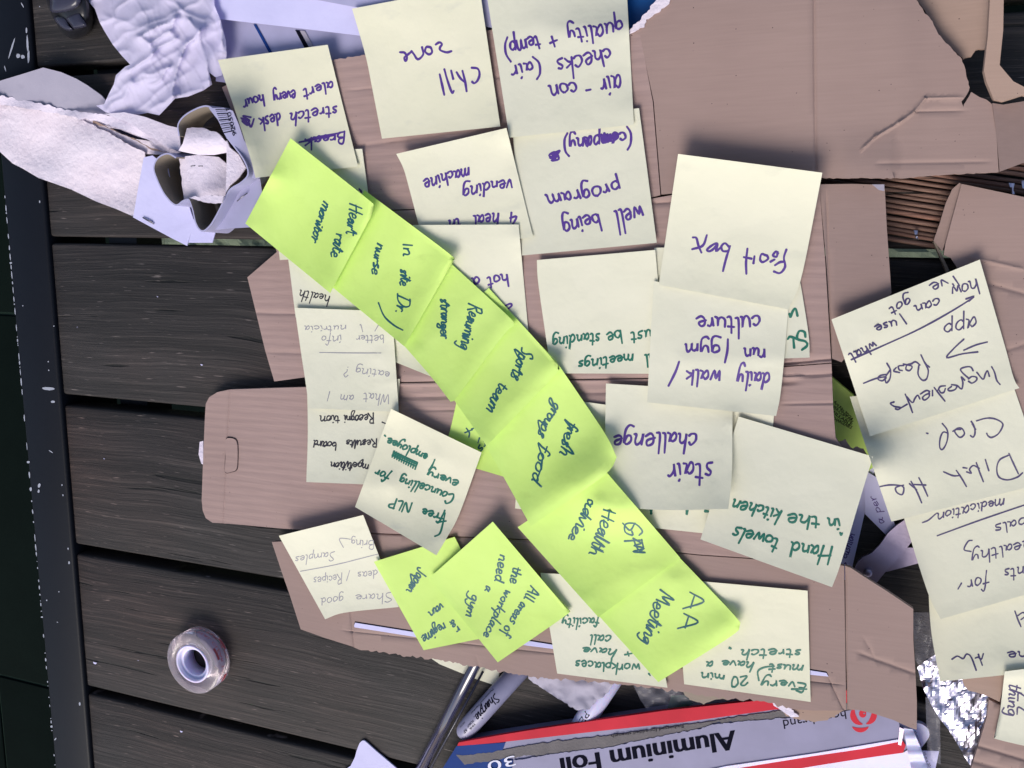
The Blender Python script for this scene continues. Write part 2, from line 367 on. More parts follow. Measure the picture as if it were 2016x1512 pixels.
# origin and scale of the enlargements the pen strokes were measured in
TR = {
'A': (400, 0, 3.7333), 'B': (860, 0, 3.7333), 'C': (560, 240, 3.7333), 'D': (960, 220, 3.7333), 'E': (1300, 280, 3.7333), 'F': (480, 540, 3.7333), 'H': (860, 540, 3.7333),
'I': (1200, 560, 3.7333), 'J': (1476, 480, 3.7333), 'K': (480, 940, 3.7333), 'L': (900, 860, 3.7333), 'M': (1280, 800, 3.7333), 'O': (1576, 860, 4.2), 'Q': (1060, 1150, 3.7333), 'S': (200, 180, 3.7333), 'V': (1740, 700, 7.2)}
def traced(s):
    k, body = s.split(' ', 1); ox, oy, sc = TR[k[1:]]; out = []
    for st in body.split('|'):
        v = np.array(list(map(float, st.split()))).reshape(-1, 2) / sc + (ox, oy); out.append(cr(v, 5))
    return out
def ribbons(strokes, width, fn):
    """raised ink lines: strokes in photo measurements, fn(px,py)->surface height"""
    V = []; Fc = []; R = random.Random(3)
    for s in strokes:
        s = np.asarray(s, float)
        keep = [0] + [i for i in range(1, len(s)) if np.linalg.norm(s[i] - s[i - 1]) > .15]; s = s[keep]
        if len(s) < 2: continue
        t = np.gradient(s, axis=0); t /= np.linalg.norm(t, axis=1)[:, None] + 1e-9; nn = np.stack([-t[:, 1], t[:, 0]], 1)
        k = len(s); wv = np.array([width * .5 * (1 + .22 * math.sin(i * .55 + k) * .6 + R.uniform(-.06, .06)) for i in range(k)])
        s = np.vstack([s[0] - t[0] * width * .35, s, s[-1] + t[-1] * width * .35]); nn = np.vstack([nn[0], nn, nn[-1]]); wv = np.concatenate([[wv[0] * .55], wv, [wv[-1] * .55]]); k += 2
        a = s - nn * wv[:, None]; b = s + nn * wv[:, None]; lift = R.uniform(0, .00004)
        b0 = len(V)
        za = fn(a[:, 0], a[:, 1]) + .00006 + lift; zc_ = fn(s[:, 0], s[:, 1]) + .00013 + lift; zb = fn(b[:, 0], b[:, 1]) + .00006 + lift
        V += PP(a[:, 0], a[:, 1], za).tolist() + PP(s[:, 0], s[:, 1], zc_).tolist() + PP(b[:, 0], b[:, 1], zb).tolist()
        for i in range(k - 1):
            Fc.append((b0 + i, b0 + k + i, b0 + k + i + 1, b0 + i + 1)); Fc.append((b0 + k + i, b0 + 2 * k + i, b0 + 2 * k + i + 1, b0 + k + i + 1))
    return V, Fc
_fc = {}
def font_mesh(s):
    if s in _fc: return _fc[s]
    c = bpy.data.curves.new('t', 'FONT'); c.body = s; c.size = 1; c.resolution_u = 3
    o = bpy.data.objects.new('t', c); COL.objects.link(o)
    dg = bpy.context.evaluated_depsgraph_get(); me = o.evaluated_get(dg).to_mesh()
    V = np.array([v.co[:2] for v in me.vertices]); Fc = [list(p.vertices) for p in me.polygons]
    o.evaluated_get(dg).to_mesh_clear(); bpy.data.objects.remove(o); bpy.data.curves.remove(c)
    V[:, 0] -= V[:, 0].min(); _fc[s] = (V, Fc); return _fc[s]
def printed(s, x0, y0, x1, y1, cap, fn, parent, m, name='lettering', off=.00012, bold=0, shear=0):
    V, Fc = font_mesh(s); wd = V[:, 0].max(); d = np.array([x1 - x0, y1 - y0], float); up = np.array([d[1], -d[0]]) / np.linalg.norm(d)
    allV = []; allF = []
    offs = [(0, 0)] if not bold else [(-bold, 0), (bold, 0), (0, 0)]
    for k, (ox, oy) in enumerate(offs):
        q = np.array([x0, y0]) + ((V[:, 0] + ox + V[:, 1] * shear) / wd)[:, None] * d + (V[:, 1] / .7 * cap)[:, None] * up
        b0 = len(allV); allV += PP(q[:, 0], q[:, 1], fn(q[:, 0], q[:, 1]) + off + k * .00002).tolist(); allF += [[i + b0 for i in f] for f in Fc]
    return link(name, allV, allF, m, parent)
def tube(name, pts, rads, m, parent=None, seg=16, cap=True, loc=None):
    """tapered round bar along 3-D points"""
    pts = [Vector(p) for p in pts]; V = []; Fc = []; ax = (pts[-1] - pts[0]).normalized()
    u = ax.orthogonal().normalized(); v = ax.cross(u)
    for p, r in zip(pts, rads):
        for i in range(seg):
            a = 2 * math.pi * i / seg; V.append(tuple(p + (u * math.cos(a) + v * math.sin(a)) * r))
    for j in range(len(pts) - 1):
        for i in range(seg): Fc.append((j * seg + i, j * seg + (i + 1) % seg, (j + 1) * seg + (i + 1) % seg, (j + 1) * seg + i))
    if cap: Fc.append(tuple(range(seg))[::-1]); Fc.append(tuple((len(pts) - 1) * seg + i for i in range(seg)))
    return link(name, V, Fc, m, parent, True, loc)
# ================================================================== SETTING
# paving far below the table
FZ = -0.72
fl = empty('floor', P(300, 800, FZ)); tag(fl, kind='structure')
def boxm(name, c, ux, uy, hx, hy, z0, z1, m, parent=None, bev=0):
    """box with footprint centre c and half sizes along ux, uy"""
    c = np.array(c[:2]); ux = np.array(ux[:2]); uy = np.array(uy[:2]); V = []
    for z in (z0, z1):
        for a, b in ((-1, -1), (1, -1), (1, 1), (-1, 1)): V.append((*(c + ux * a * hx + uy * b * hy), z))
    Fc = [(3, 2, 1, 0), (4, 5, 6, 7), (0, 1, 5, 4), (1, 2, 6, 5), (2, 3, 7, 6), (3, 0, 4, 7)]
    o = link(name, V, Fc, m, parent)
    if bev:
        bm = bmesh.new(); bm.from_mesh(o.data); bmesh.ops.bevel(bm, geom=bm.edges[:], offset=bev, segments=3, affect='EDGES', profile=.5); bm.to_mesh(o.data); bm.free()
        for p in o.data.polygons: p.use_smooth = True
        o.data.update()
    return o
V1 = M @ Vector((-4715 - 16, 346, -F)); V1.z = 0; V1.normalize(); UX = -V1          # along the planks, pointing right
UY = Vector((-UX.y, UX.x, 0))
UXn, UYn = np.array(UX), np.array(UY)
j0 = P(10, 618, FZ); j1 = P(40, 1340, FZ); pitch = abs((j1 - j0).dot(UY)); base = j0.dot(UY)
for i in range(-3, 4):
    for k in range(-2, 4):
        c = UX * ((k + .5) * pitch * 1.0 + P(0, 618, FZ).dot(UX) - 0.1) + UY * (base + (i + .5) * pitch)
        boxm('tile', c, UX, UY, pitch / 2 - .003, pitch / 2 - .003, FZ - .03, FZ, MT['tile'], fl, .002)
link('grout', [(x, y, FZ - .004) for x, y in ((-4, -4), (4, -4), (4, 4), (-4, 4))], [(0, 1, 2, 3)], MT['grout'], fl)
gp = [P(300, 440, -.30), P(2050, 440, -.30), P(2050, 560, -.30), P(300, 540, -.30)]
# strip of mossy gravel seen between the planks
a, b_ = P(290, 400, FZ + .03), P(2100, 640, FZ + .03)
gv = []; gf = []; nx, ny = 150, 24
for j in range(ny + 1):
    for i in range(nx + 1):
        x = a.x + (b_.x - a.x) * i / nx; y = a.y + (b_.y - a.y) * j / ny
        gv.append((x, y, FZ + .03 + .010 * noise.noise(Vector((x * 60, y * 60, 0)))))
for j in range(ny):
    for i in range(nx): q = j * (nx + 1) + i; gf.append((q, q + 1, q + nx + 2, q + nx + 1))
tag(link('gravel', gv, gf, MT['gravel']), kind='stuff')

# ------------------------------------------------------------------ the table
tb = empty('outdoor_table', P(1008, 756, -.02)); tag(tb, 'dark weathered timber plank table with navy metal edge rail under everything', 'table')
def vperp(px, py, z=0): return P(px, py, z).dot(UY)
seams = [((200, 124), (110, 150)), ((300, 468.5), (300, 482)), ((300, 793), (300, 815)), ((300, 1097), (300, 1117)), ((300, 1382), (300, 1397))]
ed = [(vperp(*a), vperp(*b)) for a, b in seams]                     # (lower edge of the plank above, upper edge of the plank below)
pw = (ed[1][1] - ed[4][0]) / 3 * 1.0
rows = [(ed[0][0] + abs(pw), ed[0][0])] + [(ed[i][1], ed[i + 1][0]) for i in range(4)]
last = rows[-1]; wd = last[0] - last[1]; gap = ed[4][0] - ed[4][1]
top = ed[4][1]
for i in range(2): rows.append((top, top - abs(wd))); top -= abs(wd) + abs(gap)
rows.insert(0, (rows[0][0] + abs(wd) + .004, rows[0][0] + .004))
xl = lambda y: P(54 + .082 * y + 5, y, 0).dot(UX)
for hi, lo in rows:
    mid = (hi + lo) / 2
    # the planks butt against the rail: left end from the rail's inner edge
    L0 = min(xl(0), xl(1512)); L0 = P(54 + .082 * 760 + 6, 760, 0).dot(UX)
    R0 = .50; cx = (L0 + R0) / 2
    o = boxm('plank', UX * cx + UY * mid, UX, UY, (R0 - L0) / 2, abs(hi - lo) / 2, -.020, 0, MT['wood'], tb, .0022)
    # local x along the grain
    base0 = Vector(o['_o']); ang = math.atan2(UX.y, UX.x); o.data.transform(Matrix.Rotation(-ang, 4, 'Z')); o.rotation_euler = (0, 0, ang)
# end rail
RZ = .0025
i0, i1 = P(54, 0, RZ), P(178, 1512, RZ); o0, o1 = P(-28, 0, RZ), P(105, 1512, RZ)
rd = (i1 - i0).normalized(); rw = ((i0 - o0) - rd * (i0 - o0).dot(rd)).length
rn = Vector((-rd.y, rd.x, 0)); 
if (o0 - i0).dot(rn) < 0: rn = -rn
mid = (i0 + i1) / 2 + rn * rw / 2
boxm('rail', mid, rd, rn, .9, rw / 2, -.05, RZ, MT['rail'], tb, .0022)
boxm('cross_bar', P(300, 760, -.04), rd, rn, .6, .012, -.045, -.021, MT['black'], tb)
# bare-metal chips on the painted rail
cv = []; cf = []
def chip(px, py, rx, ry, ang=0, seed=0):
    k = 9; b0 = len(cv); pts = []
    for i in range(k):
        t = 2 * math.pi * i / k; r = 1 + .35 * noise.noise(Vector((i * 1.7, seed, px)))
        x, y = rx * math.cos(t) * r, ry * math.sin(t) * r; pts.append((px + x * math.cos(ang) - y * math.sin(ang), py + x * math.sin(ang) + y * math.cos(ang)))
    cv.extend(PP([q[0] for q in pts], [q[1] for q in pts], RZ + .00025).tolist()); cf.append(tuple(range(b0, b0 + k)))
R = random.Random(4)
y = 385.0
while y < 1512:
    ln = R.uniform(2, 16) * (1 if y < 1100 else .5); x = -28 + .088 * (y + ln / 2) + 3.6
    if R.random() < .72: chip(x, y + ln / 2, R.uniform(.7, 1.3) + (1.4 if R.random() < .07 else 0), ln / 2, -.088, y)
    y += ln + R.uniform(0, 7) * (1 if y < 1000 else 2)
for c in ((95, 765, 13, 3, .05), (104, 791, 4, 2.5, 0), (77, 956, 2.6, 4.5, .2), (76, 967, 2, 3.5, .1), (100, 889, 5, 1, .6), (36, 110, 4, 4.5, 0), (45, 112, 4, 4, 0), (23, 95, 1.6, 22, .3), (52, 60, 1.6, 6, 0), (54, 85, 2, 17, -.05), (56, 112, 2.2, 14, 0), (44, 10, 1, 6, -.5), (10, 135, 1.2, 6, -.3), (96, 729, 1.3, 1.5, 0), (95, 712, 1.2, 1.2, 0), (122, 955, 1.2, 1.8, 0), (124, 975, 1.3, 1.8, 0), (136, 1108, 2, 3, 0), (134, 1080, 1.3, 2, 0), (116, 1165, 1.2, 1.2, 0), (92, 1182, 1.2, 1.6, 0), (113, 1225, 1.3, 1, 0), (109, 1455, 1.3, 3, .7), (157, 1386, 1.8, 4, 0), (78, 13, 1, 1, 0), (45, 602, 1, 1.2, 0), (78, 397, 1.2, 2.5, 0), (106, 642, 1.2, 1.2, 0)):
    chip(*c)
tag(link('paint_chip', cv, cf, MT['chip'], tb), kind='stuff')
# stray specks and a splinter hole on the boards
sp = []; sf = []
for (x, y, r) in ((310, 584, 1.6), (397, 718, 2.6), (187, 1305, 4), (205, 903, 1.5), (357, 1440, 3), (272, 1300, 1), (152, 644, 1)):
    b0 = len(sp); sp += PP([x - r, x + r, x + r * .3, x - r * .6], [y - r * .5, y, y + r * .8, y + r * .4], .0009).tolist(); sf.append((b0, b0 + 1, b0 + 2, b0 + 3))
tag(link('paper_speck', sp, sf, MT['white'], tb), kind='stuff')

# ================================================================== THINGS LYING LOW
# --- wooden stick mat
def zero(x, y): return np.zeros(np.shape(x)) + .4
mt = empty('stick_mat', P(1850, 400, .002)); tag(mt, 'mat of thin reddish brown wooden sticks under the big cardboard', 'mat')
A0 = P(1590, 318, .0045); A1 = P(2120, 395, .0045); dd = (A1 - A0).normalized(); dn = Vector((dd.y, -dd.x, 0))
st0 = None; pit = (P(1800, 470, .004) - P(1800, 350, .004)).length / 11.5
for i in range(-7, 13):
    c = (A0 + A1) / 2 + dn * pit * i; r = pit * random.uniform(.38, .50)
    jj = random.uniform(-.9, .9) * .001
    p0, p1 = c - dd * .125, c + dd * .11; p0.z = .0052 + jj; p1.z = .0052 - jj; p0 = p0 + dn * random.uniform(-.001, .001)
    tube('stick', [p0, (p0 + p1) / 2 + Vector((0, 0, jj)), p1], [r, r * 1.02, r], MT['bamboo'], mt, 8)
for c_, xx in ((0, -.06), (1, .05)):
    q = (A0 + A1) / 2 + dd * xx
    tube('thread', [q - dn * pit * 7 + Vector((0, 0, .0042)), q + dn * pit * 12 + Vector((0, 0, .0042))], [.0003, .0003], MT['white'], mt, 6)
hput(*np.meshgrid(np.arange(1600, 2100, 4), np.arange(330, 470, 4)), .008)
for (x, y, s_) in ((1803, 462, 9), (1992, 372, 12), (2014, 364, 9)):
    o = sheet('foil_scrap', [(x - s_ * .5, y - s_), (x + s_ * .5, y - s_ * .9), (x + s_ * .3, y + s_ * .2), (x + s_ * .6, y + s_), (x - s_ * .1, y + s_ * .7), (x - s_ * .2, y)], lambda a, b: 8.6 + .6 * np.sin(a) , MT['foil'], .1, 5)
    tag(o, {1803: 'tiny silver scrap on the lower edge of the wooden stick mat', 1992: 'small white scrap on the stick mat above right cardboard', 2014: 'silver scrap on stick mat at the right photo edge'}[x], 'scrap')

# --- computer mouse
ms_ = empty('computer_mouse', P(130, 30, .001)); tag(ms_, 'black glossy computer mouse on the planks beside crumpled tissue', 'mouse')
def dome(name, outline, zc_, ztop, m, parent, rings=7, seg_z=.6, off=(0, 0)):
    cx_ = sum(p[0] for p in outline) / len(outline); cy_ = sum(p[1] for p in outline) / len(outline); V = []; Fc = []; k = len(outline)
    for j in range(rings):
        t = j / rings; s = math.cos(t * math.pi / 2) ** seg_z; z = zc_ + (ztop - zc_) * math.sin(t * math.pi / 2)
        V += PP([cx_ + off[0] * t + (p[0] - cx_) * s for p in outline], [cy_ + off[1] * t + (p[1] - cy_) * s for p in outline], z * MM).tolist()
    V.append(P(cx_ + off[0], cy_ + off[1], ztop * MM)[:])
    for j in range(rings - 1):
        for i in range(k): Fc.append((j * k + i, j * k + (i + 1) % k, (j + 1) * k + (i + 1) % k, (j + 1) * k + i))
    for i in range(k): Fc.append(((rings - 1) * k + i, (rings - 1) * k + (i + 1) % k, rings * k))
    return link(name, V, Fc, m, parent, True)
def smooth_loop(pts, per=4):
    p = np.array(pts, float); k = len(p); out = []
    for i in range(k):
        a, b, c, d = p[i - 1], p[i], p[(i + 1) % k], p[(i + 2) % k]
        for t in np.arange(per) / per:
            out.append(tuple(.5 * ((2 * b) + (-a + c) * t + (2 * a - 5 * b + 4 * c - d) * t * t + (-a + 3 * b - 3 * c + d) * t ** 3)))
    return out
dome('body', smooth_loop([(70, -70), (84, -20), (98, 20), (116, 55), (140, 76), (172, 68), (184, 40), (178, 0), (165, -50), (120, -95)]), 1, 20, MT['black'], ms_, 9, .55, (4, -12))
dome('button', smooth_loop([(129, 33), (154, 21), (162, 32), (171, 48), (168, 53), (146, 57), (139, 50)]), 15, 20, MT['gloss'], ms_, 6, .4)
dome('button', smooth_loop([(106, 33), (127, 32), (138, 51), (145, 59), (132, 60), (116, 50)]), 14, 18, MT['gloss'], ms_, 6, .4)
dome('palm_cover', smooth_loop([(104, 25), (98, 0), (92, -40), (140, -70), (160, -30), (154, 14)]), 19, 24, MT['gloss'], ms_, 6, .45)

# --- sheets of white card at the top
def flat(z, sx=0, sy=0, ox=0, oy=0): return lambda x, y: z + sx * (np.asarray(x) - ox) + sy * (np.asarray(y) - oy)
wb = empty('white_folder', P(650, 60, .002)); tag(wb, 'pale lavender card folder with two dark slots above the sticky notes', 'folder')
sheet('panel', [(425, 30), (735, 62), (1000, 90), (1000, 190), (640, 190), (425, 160)], flat(4), MT['boxw'], .8, 30, wb)
sheet('slot', [(499, 48), (504, 48), (536, 104), (530, 105)], flat(4.5), MT['blue'], .3, 30, wb, put=False)
sheet('slot', [(581, 59), (590, 60), (608, 92), (600, 95)], flat(4.5), MT['print'], .3, 30, wb, put=False)
sheet('lip', [(590, 60), (600, 61), (616, 90), (608, 92)], flat(4.6), MT['grey_liner'], .3, 30, wb, put=False)
o = sheet('paper_sheet', [(405, -60), (1010, -60), (1010, 112), (880, 88), (740, 74), (600, 57), (428, 37)], lambda x, y: 12 - .03 * (y + 60) + 2.5 * np.exp(-((x - 430 - .6 * y) / 90) ** 2), MT['white'], .15, 14)
tag(o, 'lavender white paper sheet along the top, curling at its left', 'paper')
o = sheet('paper_sheet', [(640, -70), (1010, -70), (1010, 60), (860, 40), (700, 14), (560, -12)], lambda x, y: 13.5 + .02 * (x - 700), MT['white'], .15, 14)
o.data.materials[0] = MT['boxw']
tag(o, 'upper greyer violet paper sheet at the top left of chill note', 'paper')
o = sheet('blue_folder', [(930, -70), (1330, -70), (1318, 30), (1245, 90), (930, 48)], flat(16), MT['bluef'], 2, 30)
tag(o, 'shiny blue plastic folder peeking out at the top beside torn cardboard', 'folder')

# --- crumpled tissue
tis = [(165, -30), (174, 2), (187, 18), (196, 44), (206, 62), (222, 88), (240, 110), (256, 127), (247, 131), (228, 148), (224, 166), (214, 185), (205, 205), (189, 208), (208, 221), (250, 229), (270, 226), (290, 222), (313, 227), (331, 208), (344, 194), (370, 190), (400, 178), (417, 166), (411, 142), (424, 152), (437, 148), (446, 110), (444, 80), (434, 40), (422, 10), (420, -30)]
def rid(x, y, s, k): return 1 - abs(noise.noise(Vector((x * s, y * s, k)))) * 2
def ztis(x, y):
    out = []
    FO = ((345, 35, 275, 75, 10, 9), (275, 75, 292, 88, 7, 7), (292, 86, 335, 62, 7, 8), (335, 62, 345, 35, 6, 7), (250, 140, 300, 105, 8, 9), (300, 105, 345, 75, 8, 9), (372, 40, 392, 60, 9, 8), (392, 58, 352, 110, 10, 8), (352, 110, 340, 190, 9, 9), (215, 215, 262, 165, 7, 12), (262, 165, 300, 150, 5, 9), (392, 58, 412, 165, 6, 7), (290, 145, 332, 132, 6, 6), (332, 132, 300, 165, 5, 6), (425, -10, 440, 90, 7, 9), (205, 30, 300, 60, 4, 14), (230, 50, 300, 15, 4, 12), (330, 0, 400, 40, 5, 13), (340, 190, 395, 175, 5, 9), (300, 215, 345, 185, 6, 9))
    for a, b in zip(np.ravel(x), np.ravel(y)):
        u = a + 9 * noise.noise(Vector((a * .03, b * .03, 3))); v = b + 9 * noise.noise(Vector((a * .03, b * .03, 8)))
        h = 12 + 4 * noise.noise(Vector((u * .012, v * .012, 1))) + 1.6 * max(0, rid(u * .5 + v * .9, (v * .5 - u * .9) * .25, .022, 5)) ** 4 + .5 * max(0, rid(u * .9 - v * .4, (v * .9 + u * .4) * .3, .045, 9)) ** 6 + .10 * noise.noise(Vector((a * .25, b * .25, 2)))
        for (x1, y1, x2, y2, hh, wd_) in FO:
            l2 = (x2 - x1) ** 2 + (y2 - y1) ** 2; t = min(1, max(0, ((u - x1) * (x2 - x1) + (v - y1) * (y2 - y1)) / l2)); d = math.hypot(u - x1 - t * (x2 - x1), v - y1 - t * (y2 - y1)); h += .5 * hh * math.exp(-d / wd_)
        out.append(h)
    return np.array(out).reshape(np.shape(x))
o = sheet('crumpled_tissue', tis, ztis, MT['tissue'], .3, 2.6); tag(o, 'crumpled white paper tissue heaped beside the black mouse', 'tissue')

# --- torn white packing strip (paper torn off a carton) on the left
pk = empty('torn_packing_strip', P(180, 300, .003)); tag(pk, 'long torn white and grey board strip across the rail at left', 'torn board')
def bz(k, s=.012, a=5, b=8): return lambda x, y: np.array([b + a * noise.noise(Vector((p * s, q * s, k))) + .7 * noise.noise(Vector((p * .16, q * .16, k))) for p, q in zip(np.ravel(x), np.ravel(y))]).reshape(np.shape(x))
low = torn([(-40, 195), (0, 196), (60, 208), (120, 222), (165, 237), (215, 262), (250, 283), (285, 300)], 2.5, 5, 3) + torn([(285, 302), (284, 340), (272, 402)], 1.2, 6, 4) + [(262, 426), (230, 412), (190, 397), (140, 373), (75, 350), (45, 332), (25, 322), (0, 299), (-40, 280)]
sheet('white_side', low, bz(2, .012, 4, 7), MT['rough_white'], .8, 6, pk)
sheet('grey_side', torn([(-40, 205), (0, 206), (50, 212), (100, 221), (190, 232), (220, 222)], 1.5, 6, 6) + [(215, 206), (200, 188), (172, 168), (150, 155), (120, 142), (85, 133), (40, 147), (0, 159), (-40, 165)], lambda x, y: 9 + .035 * (230 - y) + 2 * np.sin(x * .02), MT['grey_liner'], .8, 8, pk)
sheet('torn_edge', torn([(-40, 186), (0, 188), (60, 200), (140, 217), (205, 226), (250, 236), (300, 262), (352, 290)], 2.5, 4, 12) + torn([(352, 298), (310, 285), (245, 256), (190, 238), (100, 222), (50, 212), (0, 206), (-40, 205)], 2.5, 4, 14), lambda x, y: 12.5 + 1.2 * np.sin(x * .05 + y * .08), MT['rough_white'], .8, 6, pk)
sheet('inner_fold', torn([(92, 216), (150, 232), (205, 250), (262, 272), (300, 296)], 1.5, 5, 15) + torn([(335, 302), (292, 290), (245, 266), (205, 247), (163, 229), (120, 218)], 1.5, 5, 16), lambda x, y: 7 + 2.5 * np.sin(x * .03), MT['tan'], .8, 8, pk)
sheet('liner_back', torn([(88, 212), (200, 226), (262, 240), (310, 262), (356, 300)], 1.2, 5, 91) + [(330, 305), (285, 303), (215, 268), (150, 243), (100, 226)], flat(5.2), MT['rough_white'], .6, 12, pk)
sheet('slit_shade', [(216, 252), (235, 255), (270, 269), (300, 278), (262, 273), (230, 260)], flat(5.5), MT['print'], .2, 20, pk, put=False)  # flat black sheet painting the shade inside the slit
sheet('upper_fold', [(205, 224), (245, 221), (285, 230), (330, 247), (352, 252), (356, 296), (330, 290), (285, 262), (250, 240)], lambda x, y: 13 + .04 * (x - 205), MT['rough_white'], .8, 8, pk)
# --- plain white card with a staple
wc = empty('white_card', P(330, 400, .004)); tag(wc, 'white card with a long staple, notched at its lower tip, on planks', 'card')
sheet('card_face', [(283, 310), (300, 306), (330, 330), (345, 403), (368, 394), (380, 430), (398, 456), (425, 452), (418, 478), (371, 478), (376, 459), (368, 484), (340, 470), (262, 428), (272, 370)], flat(13), MT['white'], .6, 16, wc)
# --- curled board strip standing on edge, with barcode face and folded torn flaps
cl = empty('curled_board_strip', P(400, 320, .004)); tag(cl, 'curled strip of board standing on edge with barcode print beside first note', 'board strip')
def wall(name, path, z0, z1, m, parent, lean=0, th=.9, per=6):
    p = cr(path, per); base = PP(p[:, 0], p[:, 1], z1 * MM); t = np.gradient(base, axis=0); t /= np.linalg.norm(t, axis=1)[:, None] + 1e-9
    nn = np.stack([-t[:, 1], t[:, 0], np.zeros(len(t))], 1); V = []; k = len(p)
    for off in (0, th * MM):
        for zz, le in ((z1, 0), ((z0 + z1) / 2, lean * .6), (z0, lean)):
            q = base + nn * (off + le * MM); q[:, 2] = zz * MM; V += q.tolist()
    Fc = []; mi = []
    for i in range(k - 1):
        for a, b in ((0, 1), (1, 2), (4, 3), (5, 4), (3, 0), (2, 5)): Fc.append((a * k + i, a * k + i + 1, b * k + i + 1, b * k + i)); mi.append(1 if (a, b) in ((4, 3), (5, 4), (3, 0)) else 0)
    for i in (0, k - 1):
        Fc.append((0 * k + i, 1 * k + i, 4 * k + i, 3 * k + i)); Fc.append((1 * k + i, 2 * k + i, 5 * k + i, 4 * k + i))
    o = link(name, V, Fc, [m, MT['boxw']], parent, False)
    for q_, v_ in zip(o.data.polygons, mi + [0] * 4): q_.material_index = v_
    bm = bmesh.new(); bm.from_mesh(o.data); bmesh.ops.recalc_face_normals(bm, faces=bm.faces); bm.to_mesh(o.data); bm.free(); return o
wall('curl', [(354, 268), (352, 245), (368, 226), (400, 211), (418, 216), (430, 238), (444, 268), (462, 292), (480, 318), (487, 342), (474, 358), (452, 372), (438, 398), (420, 432), (408, 448), (397, 453), (387, 440), (380, 412), (372, 392), (360, 394), (345, 402), (325, 382), (310, 352), (304, 330), (312, 312), (330, 304), (346, 312)], 3, 25, MT['board_in'], cl, 1)
sheet('folded_flap', torn([(368, 251), (400, 252), (430, 262), (446, 280)], 1.5, 5, 21) + [(447, 300), (420, 305), (390, 305), (351, 297), (360, 282)], lambda x, y: 21 + 2.5 * np.sin((y - 250) * .06), MT['rough_white'], .8, 6, cl)
sheet('folded_flap', torn([(352, 309), (357, 350), (362, 394)], 1.2, 5, 22) + [(400, 388), (444, 386), (446, 350), (446, 322), (430, 309), (390, 305)], lambda x, y: 15 + 4 * np.sin((x - 340) * .03), MT['rough_white'], .8, 6, cl)
sheet('torn_edge', torn([(372, 388), (410, 384), (440, 386)], 1.5, 4, 24) + torn([(437, 400), (410, 400), (382, 392)], 1.5, 4, 25), lambda x, y: 28 + 0 * x, MT['rough_white'], .8, 6, cl)
sheet('torn_edge', [(446, 276), (452, 290), (470, 305), (484, 330), (470, 350), (452, 366), (444, 380), (446, 330)], lambda x, y: 25 - .1 * (x - 446), MT['rough_white'], .8, 6, cl)
bf = sheet('barcode_face', [(411, 213), (440, 212), (458, 218), (470, 245), (480, 275), (505, 320), (512, 350), (500, 352), (488, 346), (486, 322), (470, 296), (446, 272), (432, 240)], lambda x, y: 30 - .10 * (x - 411), MT['boxw'], .6, 10, cl)
zb = lambda x, y: (30 - .10 * (np.asarray(x) - 411)) * MM
V = []; Fc = []
for i, (t, wdd) in enumerate(zip(np.arange(0, 40, 3.4), [1.4, .7, 1.8, .7, 1.1, 2, .6, 1.6, .8, 1.4, .7, 1.8])):
    x0, y0 = 424 + t * .40, 215 + t * 1.22; dx, dy = 22, -.5 - t * .1; b0 = len(V)
    q = [(x0, y0), (x0 + dx, y0 + dy), (x0 + dx + .25 * wdd, y0 + dy + wdd), (x0 + .25 * wdd, y0 + wdd)]
    V += PP([a[0] for a in q], [a[1] for a in q], zb(np.array([a[0] for a in q]), 0) + .0002).tolist(); Fc.append((b0, b0 + 1, b0 + 2, b0 + 3))
link('barcode', V, Fc, MT['print'], cl)
printed('920501', 466, 266, 452, 214, 8, zb, cl, MT['print'], off=.0003)
o = sheet('white_flap', [(487, 346), (500, 350), (512, 352), (516, 380), (500, 447), (450, 450), (400, 455), (415, 440), (430, 415), (440, 390), (455, 372), (478, 357)], lambda x, y: 16 + .02 * (y - 346), MT['boxw'], .6, 10, cl)
def wire(name, p, q, z, m, parent, r=.00035):
    a, b = P(p[0], p[1], z), P(q[0], q[1], z); return tube(name, [a, (a + b) / 2 + Vector((0, 0, r)), b], [r, r, r], m, parent, 6)
wire('staple', (467, 396), (487, 380), .0185, MT['staple'], cl); wire('staple', (376, 327), (384, 326), .025, MT['staple'], cl); wire('staple', (391, 327), (399, 327), .025, MT['staple'], cl)
wire('staple', (282, 429), (303, 441), .0137, MT['staple'], wc); wire('staple', (281, 428), (300, 437), .0137, MT['staple'], wc)

# --- roll of clear tape
tr = empty('tape_roll', P(404, 1289, 0)); tag(tr, 'small roll of clear sticky tape with red print lying on planks', 'tape')
hT = .0125
c3 = P(379, 1307, hT); Ro = .5 * (P(379, 1307 - 57, hT) - P(379, 1307 + 58, hT)).length; Ri = Ro * .62; Rh = Ro * .55; Rs = Ro * .42
def lathe(name, prof, m, parent, seg=72, c=c3):
    V = []; Fc = []; k = len(prof)
    for i in range(seg):
        a = 2 * math.pi * i / seg
        for r, z in prof: V.append((c.x + r * math.cos(a), c.y + r * math.sin(a), z))
    for i in range(seg):
        for j in range(k):
            Fc.append((i * k + j, i * k + (j + 1) % k, ((i + 1) % seg) * k + (j + 1) % k, ((i + 1) % seg) * k + j))
    o = link(name, V, Fc, m, parent, True)
    bm = bmesh.new(); bm.from_mesh(o.data); bmesh.ops.recalc_face_normals(bm, faces=bm.faces); bm.to_mesh(o.data); bm.free(); return o
b2 = .0004
lathe('tape', [(Ri + .0003, .0006), (Ro - b2, .0006), (Ro, .0006 + b2), (Ro, hT - b2), (Ro - b2, hT), (Ri + .0003, hT)], MT['tape'], tr)
lathe('core', [(Rs, .0003), (Ri, .0003), (Ri, hT + .0004), (Rh, hT + .0004), (Rh, hT - .002), (Rs + .0004, hT - .002), (Rs, hT - .0025)], MT['core'], tr)
